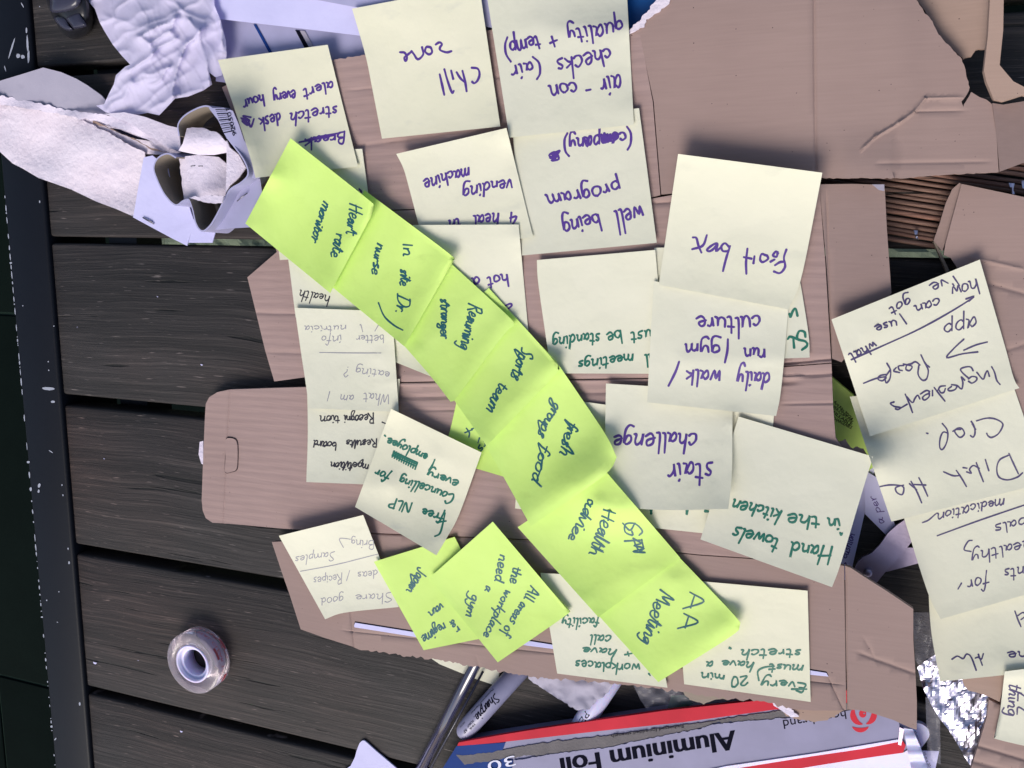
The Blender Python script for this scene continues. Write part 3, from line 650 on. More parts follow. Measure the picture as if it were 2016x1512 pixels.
def cyl_print(s, a0, a1, z0, cap, parent, m):
    V, Fc = font_mesh(s); wd = V[:, 0].max(); a = a0 + (a1 - a0) * V[:, 0] / wd; r = Ro + .00012; z = z0 + V[:, 1] / .7 * cap
    link('lettering', np.stack([c3.x + r * np.cos(a), c3.y + r * np.sin(a), z], 1), Fc, m, parent)
ra = math.radians
# seen from above: angles measured from +x; visible side is upper right
cyl_print('CRYSTAL CLEAR TAPE', ra(112), ra(-28), .0072, .0022, tr, MT['redp'])
cyl_print('STICKY TAPE  18 mm', ra(112), ra(10), .0028, .0020, tr, MT['redp'])
def cyl_bar(a0, a1, z0, z1):
    aa = np.linspace(a0, a1, 8); r = Ro + .00012; V = [(c3.x + r * math.cos(a), c3.y + r * math.sin(a), z) for z in (z0, z1) for a in aa]
    link('print_bar', V, [(i, i + 1, i + 9, i + 8) for i in range(7)], MT['redp'], tr)
cyl_bar(ra(48), ra(26), .0014, .0030); cyl_bar(ra(38), ra(16), .0098, .0118); cyl_bar(ra(-20), ra(-38), .0030, .0060)

# --- ballpoint / metal rod pen
pn = empty('pen', P(880, 1410, 0)); tag(pn, 'slim shiny dark blue pen lying on the planks, lower middle', 'pen')
rr_ = .0036
p0, p1 = P(940, 1300, rr_), P(818, 1535, rr_)
tube('barrel', [p0 + (p0 - p1) * .3, p0, p1], [rr_, rr_, rr_], MT['chrome'], pn, 28)
tube('clip', [P(951, 1322, .005), P(838, 1530, .005)], [.0007, .0007], MT['gloss'], pn, 8)
hput(*[np.linspace(880, 980, 40), np.linspace(1420, 1230, 40)], 2 * rr_)
# --- felt markers
def marker(label, tip, end, r, col, rows_):
    mk = empty('marker_pen', P(*tip, 0)); tag(mk, label, 'marker', 'felt markers under the cardboard edge')
    a, b = P(*tip, r), P(*end, r); ax = (b - a).normalized(); T = lambda s: a + ax * s
    tube('barrel', [T(.0006), T(.0012), T(.003), T(.006), T(.012), T((b - a).length)], [r * .35, r * .62, r * .82, r * .93, r, r], col, mk, 32)
    side = ax.cross(Vector((0, 0, 1))).normalized()
    if side.y > 0: side = -side
    def fn(s, lat):                                                  # s metres along the barrel, lat angle round it
        return np.stack([a.x + ax.x * s + side.x * np.sin(lat) * r * 1.02, a.y + ax.y * s + side.y * np.sin(lat) * r * 1.02, r + np.cos(lat) * r * 1.02], -1)
    for (s, s0, s1, l0, cap, m_, hand) in rows_:
        if hand:
            st, wd = glyph_strokes(s, True, .3); V = []; Fc = []
            for q in st:
                q = cr(q, 4); S = s0 + (s1 - s0) * (q[:, 0] + q[:, 1] * .3) / wd; La = l0 + q[:, 1] / 20 * cap
                c_ = fn(S, La); t = np.gradient(c_, axis=0); t /= np.linalg.norm(t, axis=1)[:, None] + 1e-9
                nr = c_ - np.array([a.x, a.y, r]) ; nr -= np.outer(nr @ np.array(ax), np.array(ax)); nr /= np.linalg.norm(nr, axis=1)[:, None]; sd_ = np.cross(t, nr) * .00035
                b0 = len(V); k = len(q); V += (c_ - sd_).tolist() + (c_ + nr * .00008).tolist() + (c_ + sd_).tolist()
                for i in range(k - 1): Fc += [(b0 + i, b0 + k + i, b0 + k + i + 1, b0 + i + 1), (b0 + k + i, b0 + 2 * k + i, b0 + 2 * k + i + 1, b0 + k + i + 1)]
            link('lettering', V, Fc, m_, mk)
        else:
            V, Fc = font_mesh(s); wd = V[:, 0].max(); link('lettering', fn(s0 + (s1 - s0) * V[:, 0] / wd, l0 + V[:, 1] / .7 * cap), Fc, m_, mk)
    hput(*[np.linspace(tip[0], end[0], 60), np.linspace(tip[1], end[1], 60)], 2 * r)
    return mk
rM = .0060
marker('grey barrelled felt marker, rounded end touching the foil box corner', (907, 1448), (1062, 1275), rM, MT['barrel'], [
    ('Sharpie.', .044, .020, -.30, .85, MT['print'], True), ('FINE', .0178, .0125, .12, .22, MT['print'], False), ('POINT', .019, .0125, -.22, .22, MT['print'], False),
    ('AP', .0112, .0078, -.15, .3, MT['print'], False), ('Permanent Marker', .044, .020, -.85, .2, MT['print'], False), ('NON-TOXIC', .013, .0075, -.75, .18, MT['print'], False)])
marker('white felt marker with a red mark, right of the grey one', (1130, 1450), (1262, 1250), rM, MT['core'], [
    ('PERM', .022, .004, -.5, .6, MT['print'], False), ('-', .030, .026, -.4, .4, MT['red'], False)])
o = sheet('torn_paper', torn([(1040, 1336), (1062, 1352), (1095, 1372), (1135, 1398), (1160, 1395), (1188, 1370), (1215, 1340)], 2, 4, 31) + [(1215, 1300), (1040, 1290)], bz(7, .05, 1.5, 13.5), MT['rough_white'], .6, 5)
o.data.materials[0] = MT['grey_liner']; tag(o, 'speckled grey torn paper piece between the two markers', 'paper')
o = sheet('sticky_note_pad', [(840, 1290), (985, 1290), (984, 1318), (979, 1351), (935, 1336), (866, 1308)], flat(2), MT['note'], 2, 30)
tag(o, 'pale note pad peeking out under cardboard beside the slim pen', 'note pad')
o = sheet('rounded_card', smooth_loop([(640, 1560), (690, 1508), (702, 1478), (708, 1463), (715, 1458), (722, 1462), (742, 1480), (782, 1514), (840, 1570)], 2), flat(1.5), MT['white'], .8, 30)
tag(o, 'white plastic card with rounded corner at the bottom photo edge', 'card')
# --- clear and green wrapping at the lower middle
o = sheet('plastic_wrapper', [(1248, 1352), (1262, 1380), (1285, 1412), (1420, 1400), (1440, 1330), (1250, 1320)], lambda x, y: 9 + 1.5 * np.sin(x * .12) * np.sin(y * .15), MT['film'], .05, 6)
tag(o, 'clear plastic wrapper in the dark gap above the foil box', 'wrapper')
o = sheet('leaf_scrap', [(1322, 1370), (1352, 1368), (1365, 1385), (1340, 1402), (1312, 1398)], flat(6), mat('dark_green_print', (.01, .10, .03), .5), .2, 30)
tag(o, 'dark green scrap under the wrapper above the foil box', 'scrap')

# --- the foil box
fb = empty('foil_box', P(1300, 1480, 0)); tag(fb, 'long white aluminium foil carton with red stripes and torn strip, bottom', 'box')
BZ = 13.0
zB = lambda x, y: (BZ + np.zeros(np.shape(x))) * MM
def ln2(a, b, x): return a[1] + (b[1] - a[1]) * (x - a[0]) / (b[0] - a[0])
topE = lambda x: ln2((905, 1463), (1560, 1377), x)
# body sides
bt = [(901, 1468), (980, 1455), (1060, 1443), (1310, 1408), (1560, 1376), (1786, 1352), (1793, 1470), (1600, 1600), (850, 1600)]
sheet('body', bt, flat(BZ - .6), MT['boxw_shaded'], BZ - 1, 60, fb)
sheet('red_edge', [(903, 1462), (980, 1448), (1060, 1435), (1190, 1416), (1309, 1399), (1440, 1385), (1560, 1372), (1790, 1345), (1790, 1372), (1525, 1397), (1344, 1422), (1200, 1437), (1060, 1453), (980, 1462), (900, 1469)], flat(BZ - .1), MT['red'], 2.0, 30, fb, put=False)
sheet('blue_corner', [(899, 1468.5), (995, 1462), (989, 1478), (960, 1485), (1010, 1497), (1000, 1560), (850, 1580), (872, 1512)], flat(BZ - .1), MT['blue'], .4, 30, fb, put=False)
e1 = torn([(898, 1488), (960, 1482), (1060, 1464), (1200, 1448), (1340, 1428), (1390, 1422), (1450, 1412), (1530, 1400), (1680, 1382)], 1.6, 4, 41)
e2 = torn([(1680, 1398), (1535, 1414), (1450, 1420), (1400, 1425), (1388, 1432), (1300, 1448), (1200, 1470), (1100, 1482), (1000, 1492), (915, 1506)], 2.0, 4, 43)
sheet('tear_strip', e1 + e2, lambda x, y: BZ - .0 + 0 * x, MT['greycard'], .6, 20, fb, put=False)
mp_ = torn([(1012, 1497), (1100, 1483), (1200, 1471), (1300, 1449), (1388, 1433), (1402, 1427), (1450, 1421), (1535, 1415), (1640, 1405)], 1.8, 4, 44) + [(1765, 1380), (1774, 1455), (1600, 1485), (1430, 1509), (1290, 1535), (1005, 1560)]
sheet('main_panel', mp_, flat(BZ + .35), MT['boxw_shaded'], .5, 30, fb)
sheet('red_band', [(1280, 1545), (1430, 1516), (1598, 1489), (1700, 1474), (1777, 1458), (1783, 1468), (1778, 1482), (1700, 1493), (1598, 1509), (1440, 1538)], flat(BZ + .5), MT['red'], .5, 30, fb, put=False)
sheet('edge_fold', [(1280, 1541), (1430, 1508.5), (1600, 1484), (1774, 1455), (1777, 1459), (1700, 1474), (1598, 1489), (1430, 1516)], lambda x, y: BZ + 1.0 + 0 * x, MT['core'], .9, 30, fb, put=False)  # raised fold, its ridge highlight painted in with a lighter white
sheet('bottom_panel', [(1440, 1538), (1598, 1509), (1700, 1493), (1778, 1482), (1792, 1474), (1850, 1600), (1440, 1600)], flat(BZ + .1), MT['core'], .6, 30, fb)
zM = lambda x, y: (BZ + .35 + np.zeros(np.shape(x))) * MM
printed('Aluminium Foil', 1445, 1438, 1103, 1493, 38, zM, fb, MT['print'], bold=.035)
printed('homebrand', 1664, 1398, 1541, 1418, 18, zM, fb, MT['print'])
printed('Embossed for added strength', 1345, 1426, 1203, 1446, 7, zB, fb, MT['print'])
printed('30', 1012, 1487, 958, 1501, 20, zB, fb, MT['whitep'], off=.0005)
def arc_print(cx_, cy_, r0, r1, a0, a1, m_, name='logo'):
    aa = np.linspace(ra(a0), ra(a1), 14); k = len(aa); V = []; 
    w_ = np.sin(np.linspace(.15, math.pi - .15, k)); rm = (r0 + r1) / 2
    for s_ in (-1, 1): V += PP(cx_ + (rm + s_ * (r1 - r0) / 2 * w_) * np.cos(aa), cy_ + (rm + s_ * (r1 - r0) / 2 * w_) * np.sin(aa), zM(aa, 0) + .00014).tolist()
    link(name, V, [(i, i + 1, k + i + 1, k + i) for i in range(k - 1)], m_, fb)
lx, ly = 1700, 1405
arc_print(lx, ly, 0, 9, 0, 359, MT['red']); arc_print(lx, ly, 15, 27, 95, 215, MT['red']); arc_print(lx, ly, 15, 27, -35, 75, MT['red']); arc_print(lx - 6, ly + 10, 18, 27, 45, 135, MT['red']); arc_print(lx, ly, 14, 22, 225, 310, MT['red'])
sheet('end_flap', [(1771, 1432), (1780, 1436), (1774, 1468), (1768, 1466)], flat(BZ + 1.2), MT['steel'], .5, 30, fb, put=False)

# --- things right of the foil box
o = sheet('plastic_disc', smooth_loop([(1790, 1432), (1805, 1424), (1822, 1430), (1830, 1446), (1822, 1462), (1808, 1476), (1790, 1470)], 4), lambda x, y: 6 + 0 * x, MT['core'], 3, 30); tag(o, 'round white plastic lid beside the end of foil box', 'lid')
o = sheet('paper_scrap', [(1808, 1478), (1849, 1479), (1838, 1530), (1820, 1540)], flat(5), MT['white'], .5, 30); tag(o, 'white paper corner under the lid at the bottom edge', 'paper')
wp_ = empty('printed_wrapper', P(1800, 1480, .01)); tag(wp_, 'clear wrapper with a strip of tiny print against the foil box end', 'wrapper')
sheet('wrapper', [(1779, 1434), (1797, 1436), (1812, 1470), (1832, 1530), (1800, 1540), (1787, 1480)], lambda x, y: BZ + 2 + 1.0 * np.sin(y * .2) , MT['core'], .3, 8, wp_, put=False)
printed('aluminium foil 10 m x 30 cm', 1799, 1440, 1832, 1520, 6, lambda x, y: (BZ + 3.4 + np.zeros(np.shape(x))) * MM, wp_, MT['print'])
def zfoil(x, y):
    out = []
    for a, b in zip(np.ravel(x), np.ravel(y)):
        u, v = a * .062, b * .062; d = noise.voronoi(Vector((u, v * .8, 2)))[0]; d2 = noise.voronoi(Vector((u * 2.1, v * 1.7, 5)))[0]
        out.append(7 + 1.15 * (d[1] - d[0]) + .38 * (d2[1] - d2[0]) + 1.6 * noise.noise(Vector((u * .5, v * .5, 4))))
    return np.array(out).reshape(np.shape(x))
o = sheet('foil_sheet', [(1806, 1314), (1826, 1298), (1840, 1290), (1860, 1290), (1960, 1330), (1955, 1385), (1945, 1420), (1912, 1509), (1903, 1497), (1888, 1470), (1870, 1440), (1850, 1415), (1832, 1385), (1816, 1352)], zfoil, MT['foil'], .08, 4.6, smooth=False); tag(o, 'crumpled shiny aluminium foil piece between the cardboards', 'foil')
def zfilm(k): return lambda x, y: np.array([7 + 1.8 * rid(a * 1.8, b * .3, .03, k) + .5 * rid(a, b * .4, .09, k) for a, b in zip(np.ravel(x), np.ravel(y))]).reshape(np.shape(x))
o = sheet('plastic_bag', [(1796, 1206), (1840, 1205), (1850, 1320), (1815, 1318), (1802, 1300)], zfilm(3), MT['film'], .04, 3.5); tag(o, 'wrinkled clear plastic between cardboard corner and the lowest yellow note', 'plastic')
o = sheet('plastic_bag', [(1822, 1372), (1850, 1378), (1852, 1505), (1826, 1495)], zfilm(6), MT['film'], .04, 3.5); tag(o, 'clear plastic strip left of the crumpled foil', 'plastic')

# --- slips of paper and scissors, right of centre
o = sheet('paper_slip', [(1728, 905), (1722, 925), (1672, 1142), (1640, 1142), (1690, 900)], flat(3), MT['white'], .15, 40); tag(o, 'lavender paper slip reading cushion under the hand towels note', 'paper')
zs = lambda x, y: (3.0 + np.zeros(np.shape(x))) * MM
def hand(parent, m, items, width, fn, lk=False, name='handwriting'):
    st = []
    for it in items:
        if isinstance(it, str): st += traced(it)
        elif isinstance(it[0], str): st += word(*it[:5], it[5] * (1.2 if m.name.startswith('teal') else 1.0), slant=it[6] if len(it) > 6 else .06, link_up=lk)
        else: st.append(cr(it, 5) if len(it) > 2 else np.array([np.array(it[0]) + (np.array(it[1]) - np.array(it[0])) * t for t in np.linspace(0, 1, 8)]))
    V, Fc = ribbons(st, width, fn); return link(name, V, Fc, m, parent, True)
hand(o, MT['purple'], [('cushion', 1666, 1100, 1684, 1052, 8, .1), [(1660, 1112), (1665, 1108), (1666, 1116)]], 1.8, zs)
o2 = sheet('paper_slip', [(1700, 925), (1735, 945), (1762, 1034), (1745, 1054), (1703, 1012)], flat(4.2), MT['white'], .15, 40); tag(o2, 'paper slip with violet pencil scrawl above the scissors', 'paper')
hand(o2, MT['purple'], [('a per', 1742, 1030, 1722, 975, 8, .1)], 1.6, lambda x, y: (4.2 + np.zeros(np.shape(x))) * MM)
sc_ = empty('scissors', P(1740, 1100, .003)); tag(sc_, 'metal scissors with a round rivet lying by lowest right notes', 'scissors')
s1 = [(1681, 1124), (1689, 1107), (1697, 1098), (1716, 1089), (1732, 1073), (1748, 1050), (1766, 1034), (1800, 1010), (1830, 1020), (1800, 1060), (1783, 1082), (1755, 1114), (1740, 1130), (1724, 1150)]
sheet('blade', [(1757, 1110), (1785, 1078), (1830, 1080), (1830, 1105), (1804, 1110), (1775, 1118), (1745, 1126)], flat(5), MT['steel'], 1.5, 30, sc_)
sheet('blade', s1, lambda x, y: 8 - .01 * (x - 1681), MT['steel'], 2.0, 10, sc_)
rc = P(1709, 1127, .0085); tube('rivet', [rc, rc + Vector((0, 0, .0012)), rc + Vector((0, 0, .0018))], [.0022, .0022, .0013], MT['steel'], sc_, 20)
# --- green pad of fluorescent notes with print
gpd = sheet('neon_note_pad', [(1632, 738), (1680, 778), (1745, 900), (1700, 935), (1640, 905)], flat(8), MT['neon'], 4, 30); tag(gpd, 'dull green note pad with small black print under cardboard corner', 'note pad')
zg = lambda x, y: (8.0 + np.zeros(np.shape(x))) * MM
for i, s in enumerate(('Art.No.70/24', 'PER-COPY-FAX', 'FILLABLE', 'CHARGEABLE')):
    printed(s, 1640 - i * .5, 792 + i * 11, 1676 + i * 1 - (3 if i > 1 else 0), 826 + i * 6 + (2 if i < 2 else 1), 6.2, zg, gpd, MT['print'], bold=.012)
printed('NON', 1703, 868, 1714, 892, 7, zg, gpd, MT['print'])
# ================================================================== THE BIG FLATTENED CARTON
def zc(x, y):
    x = np.asarray(x, float); y = np.asarray(y, float)
    return 9 + 25 * sstep((x - 430) / 1250) + 1.2 * np.sin(x * .006 + y * .004) + .6 * np.sin(y * .013 + 1)
ct = empty('flattened_carton', P(1000, 700, .01)); tag(ct, 'large unfolded brown cardboard carton carrying most of the sticky notes', 'cardboard box')
def panel(name, pts, m, creases=(), extra=None, cell=13, th=2.6, parent=ct, base=zc, lab=None, put=True):
    def zf(x, y):
        z = np.array(base(x, y), float)
        for (x1, y1, x2, y2, wd_, dep) in creases: z = z + groove(np.asarray(x), np.asarray(y), (x1, y1, x2, y2), dep, wd_)
        if extra is not None: z = z + extra(np.asarray(x, float), np.asarray(y, float))
        return z
    o = sheet(name, pts, zf, m, th, cell, parent, [c[:5] for c in creases], put=put)
    if lab: o['label'] = lab
    return o
def ridge(x1, y1, x2, y2, h, wd_):
    def f(x, y):
        l2 = (x2 - x1) ** 2 + (y2 - y1) ** 2; t = np.clip(((x - x1) * (x2 - x1) + (y - y1) * (y2 - y1)) / l2, 0, 1)
        d = np.hypot(x - x1 - t * (x2 - x1), y - y1 - t * (y2 - y1)); return h * np.exp(-(d / wd_) ** 2)
    return f
def add(*fs): return lambda x, y: sum(f(x, y) for f in fs)
# top left fluted panel
tp = torn([(560, 128), (654, 118), (690, 112), (719, 107), (820, 88), (940, 62), (1000, 52)], 2, 5, 51)
panel('panel', [(437, 172), (480, 150)] + tp + [(1258, 56), (1285, 200), (1300, 384), (1281, 389), (1050, 402), (800, 412), (520, 420), (500, 350), (461, 230)], MT['flute'],
      [(690, 290, 985, 250, 7, .8), (690, 178, 1000, 150, 5, .5)], ridge(880, 268, 1000, 236, 1.5, 8))
# top right smooth panel with the torn corner
tq = torn([(1230, 68), (1250, 52), (1262, 45), (1275, 30), (1292, 18), (1305, 8), (1318, -2), (1330, -30)], 3, 4, 52)
xr = torn([(1800, -40), (1804, 0), (1822, 26), (1836, 42), (1848, 68), (1862, 84), (1878, 100), (1893, 116), (1899, 132), (1904, 150), (1909, 172), (1904, 186), (1893, 200), (1896, 210), (1912, 181)], 1.2, 5, 53)
btm = torn([(1966, 339), (1900, 342), (1830, 346), (1780, 350), (1740, 351), (1690, 350), (1640, 351), (1612, 350)], 1.2, 6, 54)
cr_line = [(1695, 296, 1722, 270, 5, -1.1), (1722, 270, 1770, 242, 5, -1.2), (1770, 242, 1800, 220, 5, -1.2), (1800, 220, 1822, 193, 5, -1.0), (1822, 193, 1896, 191, 4, -.6), (1800, 220, 1888, 218, 4, .5)]
panel('panel', tq + [(1500, -60)] + xr + [(1928, 191), (1942, 196), (1953, 205), (1962, 270)] + btm + [(1480, 362), (1334, 380), (1302, 383), (1287, 200), (1259, 68)], MT['card'],
      [(1603, -20, 1606, 345, 5, .9), (1730, 322, 1945, 318, 5, .4)] + cr_line, add(lambda x, y: 2.5 * sstep((x - 1620) / 60) * sstep((y - 240) / 100) * (x < 1760) - 1.5 * sstep((x - 1760) / 80)))
panel('torn_edge', torn([(1234, 70), (1248, 50), (1262, 38), (1275, 20), (1290, 4), (1300, -12)], 3, 4, 61) + torn([(1326, -8), (1310, 12), (1292, 26), (1272, 38), (1268, 52), (1250, 62)], 3, 4, 62), MT['rough_white'], cell=6, th=.7, base=lambda x, y: zc(x, y) + 1.0, lab='torn white paper edge')
o = panel('flap', torn([(1800, -50), (1806, 0), (1824, 26), (1848, 68), (1862, 84), (1893, 113), (1896, 117), (1912, 110), (1922, 98), (1940, 96)], 1.5, 5, 63) + [(1944, 60), (1950, 0), (1955, -50)], MT['tan'], base=lambda x, y: 24 + .03 * (np.asarray(x) - 1800), lab='lighter folded flap behind the torn corner')
# standing bent strip at the far right
panel('edge_strip', [(1949, -60), (1949, 0), (1945, 70), (1937, 139), (1942, 160), (1957, 196), (1975, 199), (2016, 186), (2040, 195), (2060, 180), (2018, 172), (1995, 160), (1978, 140), (1968, 128), (1975, 60), (1977, -60)], MT['tan'], base=lambda x, y: 36 + .02 * (139 - np.asarray(y)), th=5, lab='bent standing edge of the carton')
panel('flap', [(1954, 203), (1975, 206), (2060, 192), (2060, 318), (2016, 320), (1990, 330), (1968, 338), (1962, 270)], MT['card'], base=lambda x, y: 33 - .12 * (np.asarray(x) - 1955), lab='folded down corner flap')
# second panel
lf = [(520, 421), (545, 496), (487, 546), (505, 620), (522, 690), (540, 751), (606, 742), (700, 748), (800, 752), (1000, 748), (1280, 744), (1450, 728), (1637, 714), (1636, 704), (1625, 520), (1612, 352), (1480, 364), (1334, 382), (1283, 391), (1050, 404), (800, 414)]
panel('panel', lf, MT['flute'], [(505, 616, 760, 624, 6, .7), (530, 694, 780, 700, 6, .6), (1283, 400, 1335, 397, 5, 1.0), (1540, 716, 1640, 706, 4, .9)], lambda x, y: -3.0 * sstep((600 - x) / 110) + 1.8 * ridge(760, 742, 1560, 728, 1, 9)(x, y))
panel('flap', [(1613, 363), (1680, 362), (1738, 364), (1742, 372), (1746, 450), (1755, 577), (1700, 660), (1657, 713), (1638, 706), (1627, 520)], MT['card'], [(1627, 400, 1636, 700, 3, .6)], lambda x, y: -.05 * (x - 1613), lab='side flap with a scuffed top corner')
panel('scuff', [(1717, 363), (1741, 363), (1741, 376), (1730, 374)], MT['grey_liner'], base=lambda x, y: zc(x, y) - 4.6, th=.5, put=False)
# third panel with the rounded handle end
hp = [(606, 762), (540, 764), (452, 767), (428, 772), (412, 782), (405, 795), (403, 830), (400, 900), (397, 985), (399, 1005), (405, 1020), (418, 1029), (450, 1031), (560, 1041), (700, 1048), (900, 1056), (1100, 1064), (1380, 1092), (1590, 1106), (1646, 1110), (1652, 1060), (1686, 905), (1684, 893), (1660, 885), (1645, 862), (1640, 800), (1637, 716), (1450, 730), (1280, 746), (1000, 750), (800, 754), (700, 752)]
panel('panel', hp, MT['flute'], [(453, 766, 440, 1030, 2.5, .5), (770, 757, 1560, 742, 6, -1.2), (780, 783, 1240, 772, 7, .9), (800, 808, 960, 806, 5, .6), (1540, 742, 1640, 735, 7, 1.0), (1540, 795, 1640, 793, 5, .6), (1240, 764, 1560, 752, 8, 1.2)], lambda x, y: 0 * x)
tabp = smooth_loop([(443, 866), (460, 864), (467, 876), (467, 912), (464, 925), (456, 929), (443, 929), (444, 900)], 3)
panel('handle_gap_shade', smooth_loop([(445, 863), (461, 862), (469, 873), (469, 914), (466, 926), (456, 930), (443, 930), (443, 900)], 3), MT['print'], base=lambda x, y: zc(x, y) + .12, th=.1, put=False)  # black sheet on the board, painted as the shade in the cut round the tab
panel('handle_tab', tabp, MT['flute'], base=lambda x, y: zc(x, y) + .9, th=.8, put=False, lab='half punched handle tab')
panel('torn_edge', [(393, 870), (400, 868), (400, 915), (396, 912), (391, 895)], MT['rough_white'], base=lambda x, y: zc(x, y) - .8, th=.6, cell=6, put=False)
panel('torn_edge', torn([(1640, 872), (1662, 868), (1680, 882), (1700, 884)], 3, 4, 70) + [(1712, 905), (1700, 915), (1650, 900)], MT['card'], base=lambda x, y: zc(x, y) - 2.0, th=.8, cell=8)
# fourth panel with slots and a torn lower edge
edge = torn([(1560, 1397), (1500, 1380), (1440, 1376), (1395, 1371), (1345, 1362), (1310, 1358), (1270, 1352), (1210, 1346), (1150, 1340), (1080, 1336), (1030, 1330), (985, 1322), (920, 1310), (860, 1298), (800, 1292), (750, 1284), (700, 1278)], 3.2, 4, 71)
fp = [(1662, 1114), (1650, 1112), (1590, 1108), (1380, 1094), (1100, 1066), (900, 1058), (700, 1050), (640, 1064), (560, 1066), (535, 1067), (556, 1130), (570, 1170), (592, 1239), (640, 1256), (694, 1273)] + edge[::-1][1:] + [(1600, 1399), (1660, 1399), (1666, 1398), (1663, 1200)]
panel('panel', fp, MT['card'], [(690, 1200, 698, 1275, 4, .8), (940, 1300, 952, 1338, 4, .5), (735, 1050, 1090, 1068, 4, .7), (1380, 1076, 1600, 1100, 5, .9), (692, 1243, 1630, 1345, 2.5, .5), (1630, 1332, 1660, 1396, 3, .6)], lambda x, y: -2.2 * sstep((690 - x) / 60))
panel('flap', [(1664, 1114), (1675, 1118), (1699, 1134), (1724, 1150), (1740, 1160), (1770, 1180), (1798, 1199), (1798, 1260), (1802, 1320), (1805, 1380), (1805, 1437), (1790, 1432), (1760, 1418), (1720, 1405), (1690, 1398), (1668, 1397), (1665, 1250)], MT['card'], [(1665, 1120, 1667, 1397, 4, .8), (1690, 1285, 1800, 1325, 6, .8), (1700, 1255, 1720, 1290, 6, .5)], lambda x, y: 0 * x, lab='right end flap with a diagonal crease')
lp = torn([(1522, 1384), (1535, 1396), (1548, 1408), (1575, 1417), (1600, 1421), (1630, 1418), (1645, 1408), (1662, 1399)], 2.5, 4, 75)
panel('torn_flap', lp + [(1620, 1392), (1540, 1378)], MT['tan'], base=lambda x, y: zc(x, y) - 3.2, th=1.0, cell=8)
panel('torn_edge', torn([(1518, 1380), (1530, 1394), (1548, 1406), (1560, 1412)], 3, 3, 76) + torn([(1572, 1412), (1556, 1394), (1536, 1382)], 2, 4, 77), MT['rough_white'], base=lambda x, y: zc(x, y) - 2.0, th=.8, cell=6, lab='white torn liner edge')
panel('torn_flap', torn([(1344, 1362), (1358, 1378), (1385, 1386), (1410, 1378), (1440, 1376)], 1.5, 4, 78) + [(1430, 1366), (1350, 1352)], MT['board_in'], base=lambda x, y: zc(x, y) - 3.0, th=.8, cell=8)
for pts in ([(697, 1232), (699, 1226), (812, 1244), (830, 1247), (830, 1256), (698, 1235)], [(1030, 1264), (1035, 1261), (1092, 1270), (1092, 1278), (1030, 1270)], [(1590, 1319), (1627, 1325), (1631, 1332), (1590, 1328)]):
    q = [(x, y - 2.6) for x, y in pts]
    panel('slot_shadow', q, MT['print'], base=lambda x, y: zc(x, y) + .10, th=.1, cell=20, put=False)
    panel('slot', pts, MT['white'], base=lambda x, y: zc(x, y) + .22, th=.1, cell=20, put=False)

# ------------------------------------------------------------------ second and third cardboard at the right
c2 = empty('cardboard_piece', P(1950, 650, .006)); tag(c2, 'brown cardboard with bent left edge, upper right beneath ingredients note', 'cardboard')
z2 = lambda x, y: 19 + .01 * (np.asarray(x) - 1850) + .8 * np.sin(np.asarray(y) * .02)
panel('panel', [(1862, 478), (1893, 362), (1950, 374), (2016, 388), (2140, 410), (2140, 960), (2060, 900), (2020, 880), (1995, 855), (1960, 760), (1910, 640), (1896, 560), (1884, 526), (1872, 508), (1858, 502)], MT['card'], [(1918, 508, 2016, 530, 6, -.8), (1935, 555, 2060, 590, 7, .7), (1950, 700, 2100, 650, 7, .6)], None, parent=c2, base=z2)
panel('bent_edge', [(1838, 474), (1850, 440), (1862, 400), (1875, 372), (1889, 360), (1893, 363), (1876, 425), (1860, 480), (1855, 495)], MT['card'], base=lambda x, y: 14 + .09 * (np.asarray(x) - 1838), parent=c2, th=1.5, cell=8)
panel('bent_edge', [(1838, 476), (1842, 476), (1869, 532), (1864, 536)], MT['board_in'], base=lambda x, y: 12 + 0 * np.asarray(x), parent=c2, th=8, cell=20)
c3_ = empty('cardboard_piece', P(1980, 1430, .006)); tag(c3_, 'brown cardboard with folded corner, bottom right beside crumpled foil', 'cardboard')
z3 = lambda x, y: 16 + .01 * (np.asarray(x) - 1900)
panel('panel', [(1947, 1378), (1975, 1388), (2140, 1420), (2140, 1580), (1980, 1560), (1908, 1530), (1913, 1508), (1930, 1455), (1943, 1412)], MT['card'], [(1925, 1468, 2100, 1520, 6, .9), (1915, 1498, 2100, 1550, 8, 1.0), (1950, 1375, 1973, 1388, 3, 1)], None, parent=c3_, base=z3)
panel('flap', [(1895, 1340), (1898, 1350), (1907, 1360), (1925, 1364), (1947, 1372), (1968, 1382), (1979, 1330), (1985, 1300), (1900, 1310)], MT['tan'], base=lambda x, y: 17.2 + 0 * np.asarray(x), parent=c3_)
panel('flap', [(1970, 1383), (2000, 1392), (2030, 1400), (2030, 1300), (1990, 1300), (1981, 1330)], MT['card'], base=lambda x, y: 16.5 + 0 * np.asarray(x), parent=c3_)

